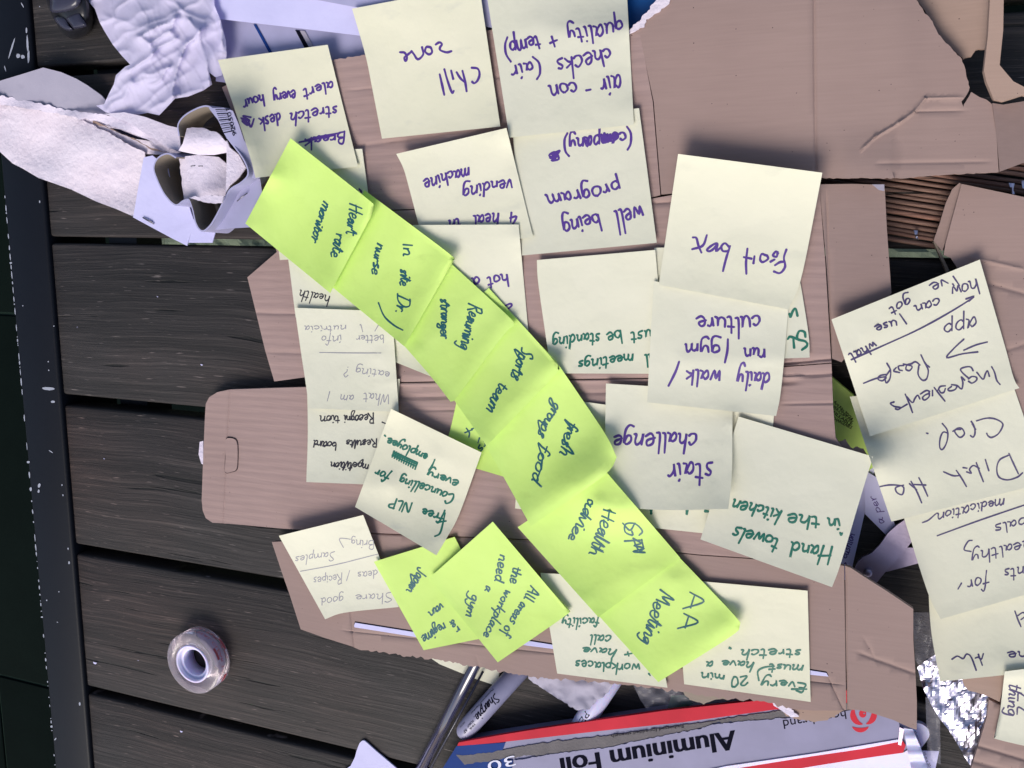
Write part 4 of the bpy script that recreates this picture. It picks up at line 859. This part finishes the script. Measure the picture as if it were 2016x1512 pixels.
# ================================================================== STICKY NOTES
def edge_pts(a, b, mids, k):
    p = [a] + list(mids) + [b]; p = cr(p, 12) if len(p) > 2 else np.array(p, float)
    d = np.concatenate([[0], np.cumsum(np.linalg.norm(np.diff(p, axis=0), axis=1))]); t = np.linspace(0, d[-1], k)
    return np.stack([np.interp(t, d, p[:, 0]), np.interp(t, d, p[:, 1])], 1)
def mag(v, p, q): return np.exp(-((v - p) / q) ** 2)
NOTE_GROUP = 'handwritten sticky notes stuck over the cardboard'
def note(corners, label, m='note', lift=3.0, mode='top', bends={}, curl=None, K=22, words=(), ink='purple', width=5.0, lk=False, base=None, wave=.5, gap=.36):
    """corners: top-left, top-right, bottom-right, bottom-left as seen in the photo"""
    A, B, C_, D = [np.array(c, float) for c in corners]; k = K + 1
    T = edge_pts(A, B, bends.get('T', ()), k); Bo = edge_pts(D, C_, bends.get('B', ()), k); Lf = edge_pts(A, D, bends.get('L', ()), k); Rt = edge_pts(B, C_, bends.get('R', ()), k)
    u = np.linspace(0, 1, k)[None, :, None]; v = np.linspace(0, 1, k)[:, None, None]
    XY = (1 - v) * T[None] + v * Bo[None] + (1 - u) * Lf[:, None] + u * Rt[:, None] - ((1 - u) * (1 - v) * A + u * (1 - v) * B + u * v * C_ + (1 - u) * v * D)
    x, y = XY[..., 0], XY[..., 1]; U, Vv = np.meshgrid(np.linspace(0, 1, k), np.linspace(0, 1, k))
    prof = {'top': (1 - Vv) ** 2, 'bottom': Vv ** 2, 'left': (1 - U) ** 2, 'right': U ** 2, 'tl': np.clip(1 - (U + Vv) / 1.3, 0, 1) ** 1.6, 'flat': 0 * U,
            'arch': np.sin(Vv * math.pi), 'archx': np.sin(U * math.pi)}
    z = np.full(x.shape, -1e3) if base is None else np.full(x.shape, base, float)
    H = hget(x, y) / MM + gap; z = np.maximum(z, H)
    # stiff paper: bridge over steps below it
    for _ in range(60):
        zz = np.pad(z, 1, mode='edge'); zs_ = (zz[:-2, 1:-1] + zz[2:, 1:-1] + zz[1:-1, :-2] + zz[1:-1, 2:]) / 4; z = np.maximum(zs_, H)
    for md, lf_ in ([(mode, lift)] if isinstance(mode, str) else mode): z = z + lf_ * prof[md]
    ph = hash_s(label) % 97
    z = z + wave * (.6 + .4 * np.sin(U * 3.1 + ph) * np.cos(Vv * 2.7 + ph * 1.3)) * (.3 + .7 * np.sin(np.pi * Vv))
    z = z + 1.0 * Vv ** 9 + .5 * (1 - Vv) ** 9 + .5 * np.abs(2 * U - 1) ** 9 * (.5 + .5 * math.sin(ph))
    if curl is not None: z = z + curl(U, Vv)
    z = z * MM; top = PP(x, y, z).reshape(-1, 3); bot = top.copy(); bot[:, 2] -= .00011
    nq = k * k; idx = np.arange(nq).reshape(k, k); Fc = []
    for j in range(K):
        for i in range(K): a, b, c, d = idx[j, i], idx[j, i + 1], idx[j + 1, i + 1], idx[j + 1, i]; Fc.append((d, c, b, a)); Fc.append((a + nq, b + nq, c + nq, d + nq))
    ring = list(idx[0, :]) + list(idx[1:, -1]) + list(idx[-1, -2::-1]) + list(idx[-2:0:-1, 0])
    for a, b in zip(ring, ring[1:] + ring[:1]): Fc.append((a + 2 * nq, b + 2 * nq, b + 3 * nq, a + 3 * nq))
    o = link('sticky_note', np.vstack([top, bot, top, bot]), [tuple(int(q) for q in f) for f in Fc], MT[m], None, False)
    o.data.polygons.foreach_set('use_smooth', [True] * (2 * K * K) + [False] * len(ring))
    tag(o, label, 'sticky note', NOTE_GROUP)
    # write the height back
    fi = np.linspace(0, K, 150); J, I = np.meshgrid(fi, fi, indexing='ij'); j0 = np.clip(J.astype(int), 0, K - 1); i0 = np.clip(I.astype(int), 0, K - 1); fj, fi_ = J - j0, I - i0
    def bil(a): return a[j0, i0] * (1 - fj) * (1 - fi_) + a[j0, i0 + 1] * (1 - fj) * fi_ + a[j0 + 1, i0] * fj * (1 - fi_) + a[j0 + 1, i0 + 1] * fj * fi_
    gx, gy, gz = bil(x), bil(y), bil(z); hput(gx, gy, gz)
    # sampler for the ink: local triangulated grid height
    cells = {}
    def zat(px, py):
        px = np.asarray(px, float).ravel(); py = np.asarray(py, float).ravel(); out = np.zeros(px.shape)
        cxs = (x[:-1, :-1] + x[1:, 1:]) / 2; cys = (y[:-1, :-1] + y[1:, 1:]) / 2
        for q in range(len(px)):
            d = (cxs - px[q]) ** 2 + (cys - py[q]) ** 2; j, i = np.unravel_index(np.argmin(d), d.shape)
            a = np.array([x[j, i], y[j, i]]); eu = np.array([x[j, i + 1], y[j, i + 1]]) - a; ev = np.array([x[j + 1, i], y[j + 1, i]]) - a
            det = eu[0] * ev[1] - eu[1] * ev[0] + 1e-12; dx, dy = px[q] - a[0], py[q] - a[1]
            s = (dx * ev[1] - dy * ev[0]) / det; t = (eu[0] * dy - eu[1] * dx) / det; s = min(1.6, max(-.6, s)); t = min(1.6, max(-.6, t))
            zl = z[j, i] + s * (z[j, i + 1] - z[j, i]) + t * (z[j + 1, i] - z[j, i]); zh = z[j, i] * (1 - s) * (1 - t) + z[j, i + 1] * s * (1 - t) + z[j + 1, i] * (1 - s) * t + z[j + 1, i + 1] * s * t
            out[q] = max(zl, zh)
        return out
    if words: hand(o, MT[ink], words, width, zat, lk)
    return o, zat
# ---- lower layer
note([(525, 300), (713, 293), (741, 500), (551, 512)], 'pale note mostly hidden under first green note, right strip showing', lift=1, words=[[(707, 372), (711, 377), (709, 381)], [(716, 384), (720, 390)]], width=4)
note([(556, 440), (760, 430), (790, 660), (582, 625)], 'pale note reading health in thin black pen beneath green strip', lift=0, mode='flat', ink='inkblack', width=2.3,
     bends={'L': [(568, 515)]}, words=[('health', 650, 584, 590, 570, 10, .1), [(616, 636), (622, 637)], [(612, 634), (618, 640)]])
note([(770, 560), (868, 575), (850, 742), (749, 701)], 'blank pale corner poking out under the middle of green strip', lift=1.0, mode='left')
note([(604, 746), (787, 746), (775, 956), (603, 949)], 'pale note in black pen listing recognition and results board', lift=3.0, mode='bottom', ink='inkblack', width=2.6,
     bends={'L': [(606, 850)]}, lk=True,
     words=[('Recogni', 736, 816, 676, 818, 9.5, .12), ('tion', 668, 820, 628, 818, 9, .1), ('Results', 742, 867, 680, 866, 8.5, .1), ('board', 662, 872, 617, 866, 8.5, .1), ('mpetition', 727, 913, 650, 909, 8.5, .1), [(752, 831), (759, 834)]])
note([(580, 606), (772, 613), (785, 811), (607, 804)], 'pale pencil note reading what am I eating', lift=2.2, mode=[('top', .6), ('bottom', 2.2)], ink='pencil', width=1.7,
     bends={'L': [(592, 690), (604, 770)]},
     words=[('What', 768, 776, 715, 774, 10.5, .05), ('am', 697, 779, 670, 776, 8), ('I', 650, 770, 645, 770, 9), ('eating', 768, 733, 700, 723, 9), ('?', 690, 722, 679, 722, 9), [(629, 694), (690, 695), (750, 695)],
            ('better', 756, 659, 700, 660, 8.5), ('info', 673, 660, 631, 662, 8.5), ('nutricia', 682, 640, 597, 643, 7), ('l', 711, 638, 707, 640, 7), [(745, 640), (738, 652)]])
note([(900, 786), (1030, 800), (1000, 941), (862, 900)], 'dull green note tucked under the strip with letters rs', m='neon', lift=0, mode='flat', ink='teal', width=3.0,
     bends={'L': [(883, 857)]}, words=[('rs', 953, 866, 938, 884, 7), [(944, 862), (941, 872)], [(918, 843), (924, 852), (923, 861)], [(915, 852), (930, 846)], [(928, 845), (933, 843)]])
note([(1030, 775), (1216, 800), (1203, 1022), (1014, 1001)], 'pale note between green strip and stair challenge note', lift=.5)
note([(1262, 796), (1524, 816), (1500, 1062), (1235, 1034)], 'pale note behind stair challenge with two green strokes', lift=0, mode='flat', ink='green', width=6, words=[[(1282, 1000), (1282, 1011)], [(1353, 1003), (1352, 1012)], [(1388, 1006), (1394, 1007)]])
note([(1288, 488), (1500, 480), (1500, 690), (1296, 696)], 'blank pale note behind fruit box note, left corner showing', lift=.5)
note([(1340, 512), (1569, 522), (1594, 704), (1352, 712)], 'pale note with green letters St at its right edge', lift=.8, mode='bottom', ink='green', width=4.8,
     bends={'R': [(1578, 570), (1592, 660)]}, words=['@I 1413 482 1452 450 1440 420 1380 400 1393 345 1432 350 1440 387|1350 388 1357 467|1310 402 1330 385 1400 410|1382 232 1367 178 1345 200 1330 242 1322 215'])
note([(1057, 512), (1290, 492), (1312, 736), (1085, 735)], 'pale note in green marker saying meetings must be standing', lift=1.5, mode=[('top', .5), ('left', 1.2)], ink='green', width=3.9, bends={'L': [(1060, 560), (1080, 700)]},
     words=[('meetings', 1247, 697, 1136, 711, 11.5, .1), ('ll', 1280, 697, 1268, 699, 11), ('ust', 1282, 647, 1240, 655, 12), ('be', 1222, 650, 1192, 656, 13), ('standing', 1182, 655, 1086, 666, 12.5)])
note([(1064, 1128), (1276, 1140), (1314, 1354), (1097, 1326)], 'pale note in green marker about workplaces beneath the green strip end', lift=.8, mode='top', ink='green', width=3.5,
     words=[('facility', 1180, 1218, 1106, 1217, 9.5, .1), ('call', 1205, 1250, 1160, 1251, 10.5, .1), ('have', 1216, 1278, 1146, 1275, 9, .1), ('+', 1243, 1282, 1226, 1284, 7), ('workplaces', 1259, 1308, 1131, 1301, 10, .1), [(1277, 1326), (1280, 1330)]])
note([(1330, 1140), (1590, 1163), (1596, 1382), (1347, 1347)], 'pale note in green marker saying every 20 min stretch', lift=1.2, mode='top', ink='green', width=3.7,
     words=[('Every', 1588, 1346, 1498, 1337, 10, .05), ('20', 1472, 1331, 1437, 1333, 9.5), ('min', 1427, 1329, 1378, 1324, 9), ('must', 1583, 1309, 1513, 1309, 9, .05), ('have', 1486, 1303, 1420, 1301, 9, .05), ('a', 1405, 1302, 1389, 1303, 9), ('stretch', 1578, 1279, 1457, 1279, 10, .05), [(1436, 1274), (1439, 1277), (1435, 1276)], [(1494, 1340), (1492, 1322), (1505, 1314), (1524, 1312)], [(1558, 1357), (1588, 1357)]])
# ---- upper left group
note([(693, 17), (943, -30), (985, 249), (752, 273)], 'pale note reading chill zone in purple marker, top centre', lift=3.5, mode=[('top', 2), ('right', 1.5)], bends={'L': [(719, 107), (733, 175)]}, width=4.5,
     words=['@A 1708 328 1735 312 1755 325 1740 350 1745 370 1790 385 1825 376|1670 345 1640 347 1632 380 1660 400 1682 383 1672 350 1645 345|1608 345 1617 400 1578 436 1548 398 1530 375|1530 380 1500 405 1478 425 1488 448 1498 420 1480 388 1445 384', '@A 1905 520 1925 600 1936 672|1924 605 1890 575 1862 530|1822 518 1838 582|1772 508 1795 590 1828 680 1842 668|1738 546 1755 620 1772 698', '@B 255 498 300 505 314 545 300 590 275 612 258 600'])
note([(1008, 240), (1258, 213), (1293, 478), (1028, 503)], 'pale note reading well being program in purple marker', lift=2, mode=[('top', .4), ('right', 1.5)], width=4.7,
     words=[('(company)', 1243, 259, 1107, 273, 16, .05), ('program', 1217, 357, 1071, 385, 17, 0), ('well', 1262, 406, 1206, 416, 21, .05), ('being', 1178, 422, 1104, 436, 18, .05),
            [(1102, 297), (1084, 304), (1100, 300), (1082, 312), (1098, 306), (1086, 316), (1100, 313), (1093, 300), (1081, 306), (1094, 314)],
            [(1190, 262), (1186, 280), (1196, 264), (1192, 282), (1200, 265)], [(1212, 262), (1206, 282), (1214, 266)], [(1150, 270), (1156, 288), (1160, 268)]])
note([(955, -30), (1233, -35), (1248, 246), (1003, 271)], 'pale note about air-con checks in purple marker, top', lift=2.5, mode=[('top', 1.5), ('left', 1.5)], width=4.5,
     words=[('air', 1221, 145, 1177, 156, 22, 0), ('-', 1164, 160, 1150, 162, 18), ('con', 1133, 163, 1077, 171, 19, -.1), ('checks', 1201, 97, 1091, 116, 20, .05), ('(air', 1062, 121, 1003, 130, 17, .1),
            ('quality', 1224, 40, 1113, 58, 19, .05), ('+', 1093, 68, 1076, 72, 18), ('temp)', 1060, 72, 990, 84, 17, .05)])
note([(780, 303), (997, 252), (1050, 468), (834, 484)], 'pale note reading healthy vending machine, bent left edge', lift=4.5, mode=[('top', 2.2), ('tl', 2.5)], bends={'L': [(794, 331), (805, 369), (823, 438)]}, width=4.1,
     words=[('machine', 923, 328, 832, 355, 14, .1), ('vending', 1009, 350, 909, 371, 14, .1), ('4', 1018, 415, 1000, 419, 12), ('heal', 983, 418, 930, 425, 14, .1), ('th', 905, 430, 882, 433, 11, .1)])
note([(813, 443), (1021, 442), (1040, 652), (835, 664)], 'pale note beginning hot in purple, right of second green note', lift=1.2, mode='left', width=4.0,
     words=[('hot', 999, 541, 957, 546, 13, .05), ('d', 943, 546, 927, 549, 13, .05), [(991, 604), (1004, 598), (1007, 602), (996, 612)], [(1000, 610), (992, 616)]])
note([(429, 118), (645, 88), (705, 328), (503, 350)], 'pale note about stretch desk alert every hour, top left', lift=3, mode=[('left', 2.5), ('top', 1.5)], bends={'L': [(467, 230), (492, 308)]}, width=3.9,
     words=[('alert', 655, 160, 595, 176, 12, .1), ('every', 581, 175, 536, 187, 12, .1), ('hour', 518, 186, 476, 198, 12, .1), ('stretch', 664, 208, 569, 223, 13, .1), ('desk', 551, 222, 508, 232, 13, .1),
            [(494, 231), (478, 228), (492, 238), (474, 232), (490, 244), (476, 238), (488, 247), (480, 232), (486, 246)], [(500, 234), (494, 250), (489, 238)], ('Break', 680, 258, 598, 276, 11, .1), [(660, 266), (620, 274), (589, 280)], [(668, 262), (625, 270), (600, 277)]])
# ---- right centre group
note([(1454, 820), (1719, 899), (1638, 1156), (1379, 1062)], 'pale note in green marker reading hand towels in the kitchen', lift=4.5, mode=[('right', 2), ('bottom', 4.5)], ink='green', width=4.6, bends={'R': [(1700, 960), (1655, 1110)]},
     words=[('Hand', 1640, 1077, 1556, 1067, 16, .05), ('towels', 1537, 1062, 1446, 1036, 14.5, .1), ('in', 1654, 1024, 1627, 1021, 13), [(1658, 1050), (1656, 1053), (1654, 1049)], ('the', 1613, 1020, 1548, 1009, 14.5, .1), ('kitchen', 1541, 1005, 1443, 983, 13.5, .1)])
note([(1193, 755), (1444, 770), (1434, 1002), (1183, 994)], 'pale note reading stair challenge in purple marker', lift=6, mode=[('bottom', 7), ('left', 1)], bends={'L': [(1190, 900)], 'R': [(1442, 830), (1441, 930)], 'B': [(1300, 1004)]}, width=4.8,
     words=[('stair', 1405, 908, 1312, 917, 23, .05), ('challenge', 1374, 852, 1206, 857, 20, .05)])
note([(1287, 553), (1552, 607), (1528, 819), (1274, 792)], 'pale note about daily walk run gym culture', lift=2.5, mode='bottom', bends={'R': [(1544, 705), (1536, 780)], 'L': [(1280, 678)]}, width=4.7,
     words=[('culture', 1497, 621, 1368, 625, 19, -.02), ('run', 1508, 684, 1462, 686, 15, 0), [(1433, 668), (1432, 690), (1427, 714)], ('gym', 1418, 675, 1346, 680, 16, 0), ('daily', 1517, 735, 1450, 733, 18, .1), ('walk', 1421, 727, 1349, 731, 17, .1), [(1337, 712), (1330, 732), (1316, 760)]])
note([(1335, 303), (1619, 340), (1552, 609), (1297, 561)], 'pale note reading fruit box in purple, its top edge lifted', lift=14, mode=[('top', 11)], bends={'R': [(1578, 545)]}, width=4.6,
     words=['@E 927 788 908 850 917 915 880 962 833 950|842 905 880 882 908 880|862 806 855 842 828 832 850 803 866 820|840 862 808 880|775 832 745 823 733 860 752 882 792 857 782 830|692 838 684 892|640 782 630 880 632 968|613 845 672 857', '@E 513 763 485 850 460 948|505 770 475 743 448 768 460 800 497 802|448 770 410 800 420 745 385 755 343 790 360 802 390 785 420 745|342 683 312 760 233 787|238 700 265 705 280 760 302 812'])
# ---- lower left group
note([(549, 1055), (715, 1014), (785, 1195), (640, 1219)], 'small cream pencil note about sharing good recipes, lower left', lift=9, mode=[('top', 8), ('left', 1.5)], bends={'B': [(680, 1206)]}, ink='pencil', width=1.6,
     words=[('Bring', 736, 1064, 690, 1062, 8), [(690, 1062), (676, 1060), (668, 1062), (676, 1078)], ('Samples', 660, 1085, 580, 1096, 8.5, .1), [(591, 1125), (660, 1112), (744, 1091)], ('deas', 743, 1122, 702, 1126, 8.5), ('/', 688, 1128, 682, 1128, 8), ('Recipes', 674, 1130, 616, 1138, 8.5, .1), ('Share', 772, 1166, 698, 1172, 9), ('good', 676, 1172, 630, 1178, 9, .1)])
note([(736, 1106), (895, 1057), (992, 1248), (834, 1280)], 'neon green note below the counselling note, partly covered', m='neon', lift=1.6, mode='top', ink='teal', width=3.1, lk=True,
     words=[('Japan', 826, 1117, 799, 1163, 8.5, .15), ('van', 869, 1186, 842, 1207, 7.5, .15), ('regime', 874, 1226, 828, 1253, 9, .15), ('r', 901, 1230, 894, 1236, 7), ('&', 893, 1220, 884, 1226, 5)])
note([(970, 1027), (1117, 1203), (980, 1304), (845, 1138)], 'neon green note saying all areas of the workplace need a gym', m='neon', lift=7, mode=[('tl', 11), ('right', .6)], ink='teal', width=3.2,  bends={'R': [(1112, 1213)], 'T': [(1108, 1190)]},
     words=[('All', 1044, 1152, 1032, 1180, 9.5, .15), ('areas', 1026, 1184, 1002, 1224, 8.5, .15), ('of', 994, 1230, 988, 1250, 8.5), ('the', 1012, 1116, 1002, 1148, 8.5, .15), ('workplace', 996, 1160, 950, 1252, 8, .15), ('need', 985, 1092, 972, 1144, 8.5, .15), ('a', 958, 1152, 954, 1164, 7), ('gym', 928, 1168, 918, 1214, 8.5, .2)])
note([(770, 805), (948, 891), (859, 1093), (699, 998)], 'tilted pale note in green marker about free counselling', lift=9, mode=[('top', 3), ('bottom', 9)], bends={'R': [(905, 1010), (880, 1058)]}, ink='green', width=3.7,
     words=[('free', 876, 1012, 831, 1000, 10, .05), [(876, 1010), (872, 1030), (866, 1050), (856, 1056)], [(862, 1028), (878, 1026)], ('NLP', 813, 990, 766, 984, 8.5), ('Councelling', 897, 974, 788, 938, 10, .05), ('for', 770, 934, 742, 922, 9),
            ('every', 906, 946, 842, 926, 9, .05), ('employee', 843, 896, 764, 860, 9.5, .05), [(757, 857), (759, 859)], [(856, 905), (850, 918), (844, 926)]]
     + [[(776 + i * 4.5, 888 + i * 2.4), (772 + i * 4.5, 900 + i * 2.4)] for i in range(11)] + [[(774, 892), (820, 914)], [(772, 896), (818, 918)], [(776, 890), (822, 911)]])
# ---- the green chain, lower ones first
gl = lambda U, V: 0 * U
note([(1335, 1095), (1456, 1232), (1296, 1343), (1150, 1180)], 'last neon green note of the strip, reading AA meeting', m='neon', lift=3, mode=[('right', 1.5), ('bottom', 1.2)], ink='teal', width=3.5, bends={'R': [(1440, 1252)], 'T': [(1448, 1214)]},
     curl=lambda U, V: 4.5 * np.exp(-(((U - .9) / .16) ** 2)) * (1 - V) ** 1.2, lk=True,
     words=[('A', 1358, 1166, 1342, 1210, 14, -.1), ('A', 1346, 1208, 1332, 1248, 14, -.1), ('Meeting', 1298, 1160, 1262, 1264, 12.5, .15)])
note([(1190, 925), (1339, 1098), (1178, 1215), (1019, 1038)], 'neon green note reading health advice, sixth of the strip', m='neon', lift=1.5, mode=[('left', 1.5), ('bottom', 2.6)], ink='teal', width=3.4, lk=True, bends={'L': [(1115, 1136)]} if False else {},
     words=[('Health', 1190, 1002, 1158, 1092, 12, .15), ('advice', 1160, 982, 1116, 1062, 10, .15), ('GP', 1226, 1028, 1240, 1090, 14, .1), [(1246, 1060), (1262, 1070), (1248, 1074), (1268, 1080), (1246, 1086), (1270, 1088)], [(1226, 1030), (1240, 1044), (1250, 1030)]])
note([(1097, 714), (1214, 900), (1045, 1036), (952, 868)], 'neon green note about fresh food groups, fifth of the strip', m='neon', lift=3, mode=[('left', 1), ('bottom', 3.2)], ink='teal', width=3.5, lk=True, bends={'R': [(1200, 926), (1150, 965)], 'T': [(1190, 852)]},
     curl=lambda U, V: 5.5 * np.exp(-(((U - .88) / .17) ** 2)) * (1 - .8 * V),
     words=[('fresh', 1120, 828, 1102, 894, 10.5, .25), ('food', 1068, 874, 1046, 948, 9.5, .25), ('groups', 1090, 790, 1058, 856, 9.5, .2)])
note([(962, 567), (1095, 727), (958, 878), (826, 692)], 'neon green note reading sports team, fourth of the strip', m='neon', lift=2, mode=[('right', .8), ('bottom', 2.4)], ink='teal', width=3.3, lk=True, bends={'R': [(1091, 740)], 'T': [(1082, 700)]},
     curl=lambda U, V: 3.0 * np.exp(-(((U - .9) / .15) ** 2)) * (1 - .8 * V),
     words=[('Sports', 1026, 682, 1006, 744, 11, .25), ('team', 986, 752, 956, 806, 10, .2)])
note([(885, 516), (1013, 641), (887, 791), (795, 680)], 'neon green note, third of the strip, with its lower tip lifted', m='neon', lift=3, mode=[('bottom', 2.5)], ink='teal', width=3.3, lk=True, bends={'R': [(990, 662), (900, 781)], 'B': [(848, 741)], 'T': [(1000, 622)]},
     curl=lambda U, V: 2.5 * np.exp(-(((U - .92) / .15) ** 2)) * (1 - .8 * V),
     words=[('Resuming', 926, 598, 906, 686, 10.5, .2), ('stranger', 868, 588, 868, 668, 8.5, .2)])
note([(717, 374), (889, 508), (796, 682), (648, 560)], 'neon green note reading nurse, second of the strip', m='neon', lift=4, mode=[('top', 2), ('bottom', 2.2)], ink='teal', width=3.3, lk=True, bends={'R': [(886, 524)], 'T': [(880, 496)]},
     curl=lambda U, V: 3.5 * np.exp(-(((U - .93) / .13) ** 2)) * (1 - .8 * V),
     words=[('In', 795, 480, 794, 506, 9, .15), ('site', 790, 530, 786, 562, 8.5, .2), ('Dr.', 782, 578, 778, 618, 10, .2), ('nurse', 742, 478, 732, 540, 8.5, .15), [(745, 596), (756, 622), (775, 640), (793, 650)]])
note([(572, 272), (733, 403), (650, 577), (483, 440)], 'first neon green note of the strip, reading heart rate monitor', m='neon', lift=6, mode=[('top', 3.0), ('left', 2), ('bottom', 2.4)], ink='teal', width=3.2, lk=True, bends={'R': [(731, 424), (715, 455)], 'T': [(724, 392)]},
     curl=lambda U, V: 4.0 * np.exp(-(((U - .93) / .13) ** 2)) * (1 - .8 * V),
     words=[('Heart', 688, 400, 682, 462, 10.5, .2), ('rate', 662, 458, 650, 506, 9.5, .2), ('monitor', 636, 394, 612, 474, 8, .2)])
# ---- right hand column
note([(1826, 1090), (2075, 1080), (2085, 1318), (1851, 1342)], 'lowest of right column of notes, yellowish with faint writing', lift=3, mode='bottom', ink='purple2', width=3.1, bends={'L': [(1832, 1230)]}, base=15,
     words=[[(1936, 1287), (1932, 1298), (1926, 1294), (1920, 1296)], [(1926, 1288), (1934, 1310)], [(1922, 1320), (1912, 1294), (1903, 1288), (1896, 1297), (1885, 1292), (1874, 1298)], ('ne', 2022, 1284, 1980, 1284, 11), [(1998, 1203), (2004, 1220), (2010, 1234)], [(2004, 1212), (2014, 1206), (2020, 1212), (2010, 1220)]])
note([(1978, 1322), (2150, 1300), (2160, 1500), (1962, 1450)], 'yellowish note at the bottom right corner with sideways writing', lift=1, mode='left', ink='purple2', width=3.2, bends={'L': [(1970, 1392)], 'B': [(1972, 1458)]},
     words=[('thing', 1986, 1344, 1984, 1410, 12, .1), ('ll', 2004, 1360, 2002, 1412, 9, .1)])
note([(1775, 1005), (2085, 930), (2160, 1130), (1852, 1219)], 'yellowish note with healthy goals, third of the right column', base=17, lift=3, mode=[('bottom', 2), ('top', .5)], ink='purple2', width=2.9, bends={'L': [(1826, 1165)]},
     words=[('medication', 1978, 980, 1842, 1010, 11, .1), [(1842, 1012), (1828, 1024), (1816, 1029)], [(1845, 1055), (1930, 1024), (2030, 990)], ('goals', 2040, 1012, 1955, 1036, 11), ('healthy', 2030, 1062, 1910, 1090, 12), [(1912, 1086), (1898, 1082), (1906, 1066), (1914, 1064)], ('nts', 2016, 1114, 1974, 1122, 12), ('for', 1946, 1132, 1902, 1142, 13), [(1893, 1148), (1886, 1160)]])
note([(1673, 781), (1990, 745), (2060, 950), (1755, 1027)], 'cream note reading ditch the crap, second of the right column', base=19, lift=4, mode=[('left', 1.0), ('bottom', .3)], ink='purple2', width=3.2, bends={'L': [(1705, 880)]},
     words=['@V 1313 927 1450 890 1570 898 1672 950 1682 1010 1620 1112 1530 1162 1478 1140 1458 1103|1238 933 1280 1000 1292 1100 1265 1157 1228 1135|1250 968 1302 1052|1092 1050 1018 1050 1010 1092 1080 1162 1142 1110 1110 1038 1050 1033 978 1075|828 963 895 1050 907 1150 880 1260 830 1332 793 1300 798 1180 840 1088 907 1100|603 1100 627 1106', '@O 1723 138 1760 220 1802 307|1720 153 1648 190 1623 260 1640 332 1710 357 1790 335 1837 298|1528 188 1557 282|1453 213 1480 290 1512 372|1478 262 1430 238 1398 270 1412 302 1373 290|1377 260 1343 255|1288 278 1330 340 1372 412|1312 322 1260 322 1183 290', '@O 978 338 1020 420 1052 492|938 395 1037 400|913 368 960 450 1002 547|962 440 900 388|852 400 788 420 798 462 842 477 852 418 800 400 720 400 655 413'])
note([(1637, 629), (1929, 511), (2007, 764), (1713, 859)], 'bright note reading ingredients recipe app above right column', base=20.5, lift=7, mode=[('top', 4), ('left', 2)], ink='purple2', width=3.3, bends={'R': [(1978, 680), (1996, 745)]},
     words=['@J 1747 722 1660 745 1573 783|1677 795 1560 810 1448 837 1500 770 1574 701', '@J 1258 816 1290 880 1322 907|1285 870 1312 930 1300 992 1268 1002 1238 960 1243 895|1252 892 1220 868 1188 880|1197 880 1158 890 1148 922 1175 932 1192 900 1128 885|1132 895 1093 900 1100 927 1122 932|1077 910 1058 935 1102 947|1008 878 1035 930 1030 992 1003 1022 998 980 1032 928|1002 960 958 970 943 995 975 1007 1002 980 950 985 900 1000 836 1026', '@J 753 849 1000 740 1250 625 1480 498 1647 391 1588 406|1647 392 1610 422', '@V 1528 158 1570 240 1600 350 1648 412|1497 297 1470 218 1440 260 1405 337 1318 238|1267 217 1230 163 1150 165 1088 195 1120 250 1202 322|1198 332 1250 298 1312 310 1312 352 1250 392 1198 363|1147 352 1098 303 1120 380 1110 467 1085 467|1087 472 1040 428 960 413|1042 430 1010 482 940 502 908 480 960 438|872 430 800 440 768 492|778 480 810 527 852 520 872 468|713 453 780 540 867 648|690 493 690 572|652 510 600 498 518 547|642 520 642 582 580 632 548 600 590 558 642 538|512 617 480 563 440 610 405 667 328 588|303 548 360 680 407 810|228 752 332 690|147 658 93 680 150 722 237 740 200 767 163 755', ('how', 1922, 548, 1868, 567, 14, 0), ("I've", 1878, 544, 1826, 560, 11, -.1), ('can', 1849, 584, 1797, 603, 11.5, 0), ('got', 1790, 582, 1748, 608, 10, 0), [(1785, 638), (1771, 618)], ('use', 1764, 628, 1720, 644, 11, 0), ('what', 1721, 674, 1668, 698, 10.5, 0), ('app', 1923, 620, 1853, 642, 17, .1)])
print('tris', sum(len(o.data.polygons) for o in SC.objects if o.type == 'MESH'))
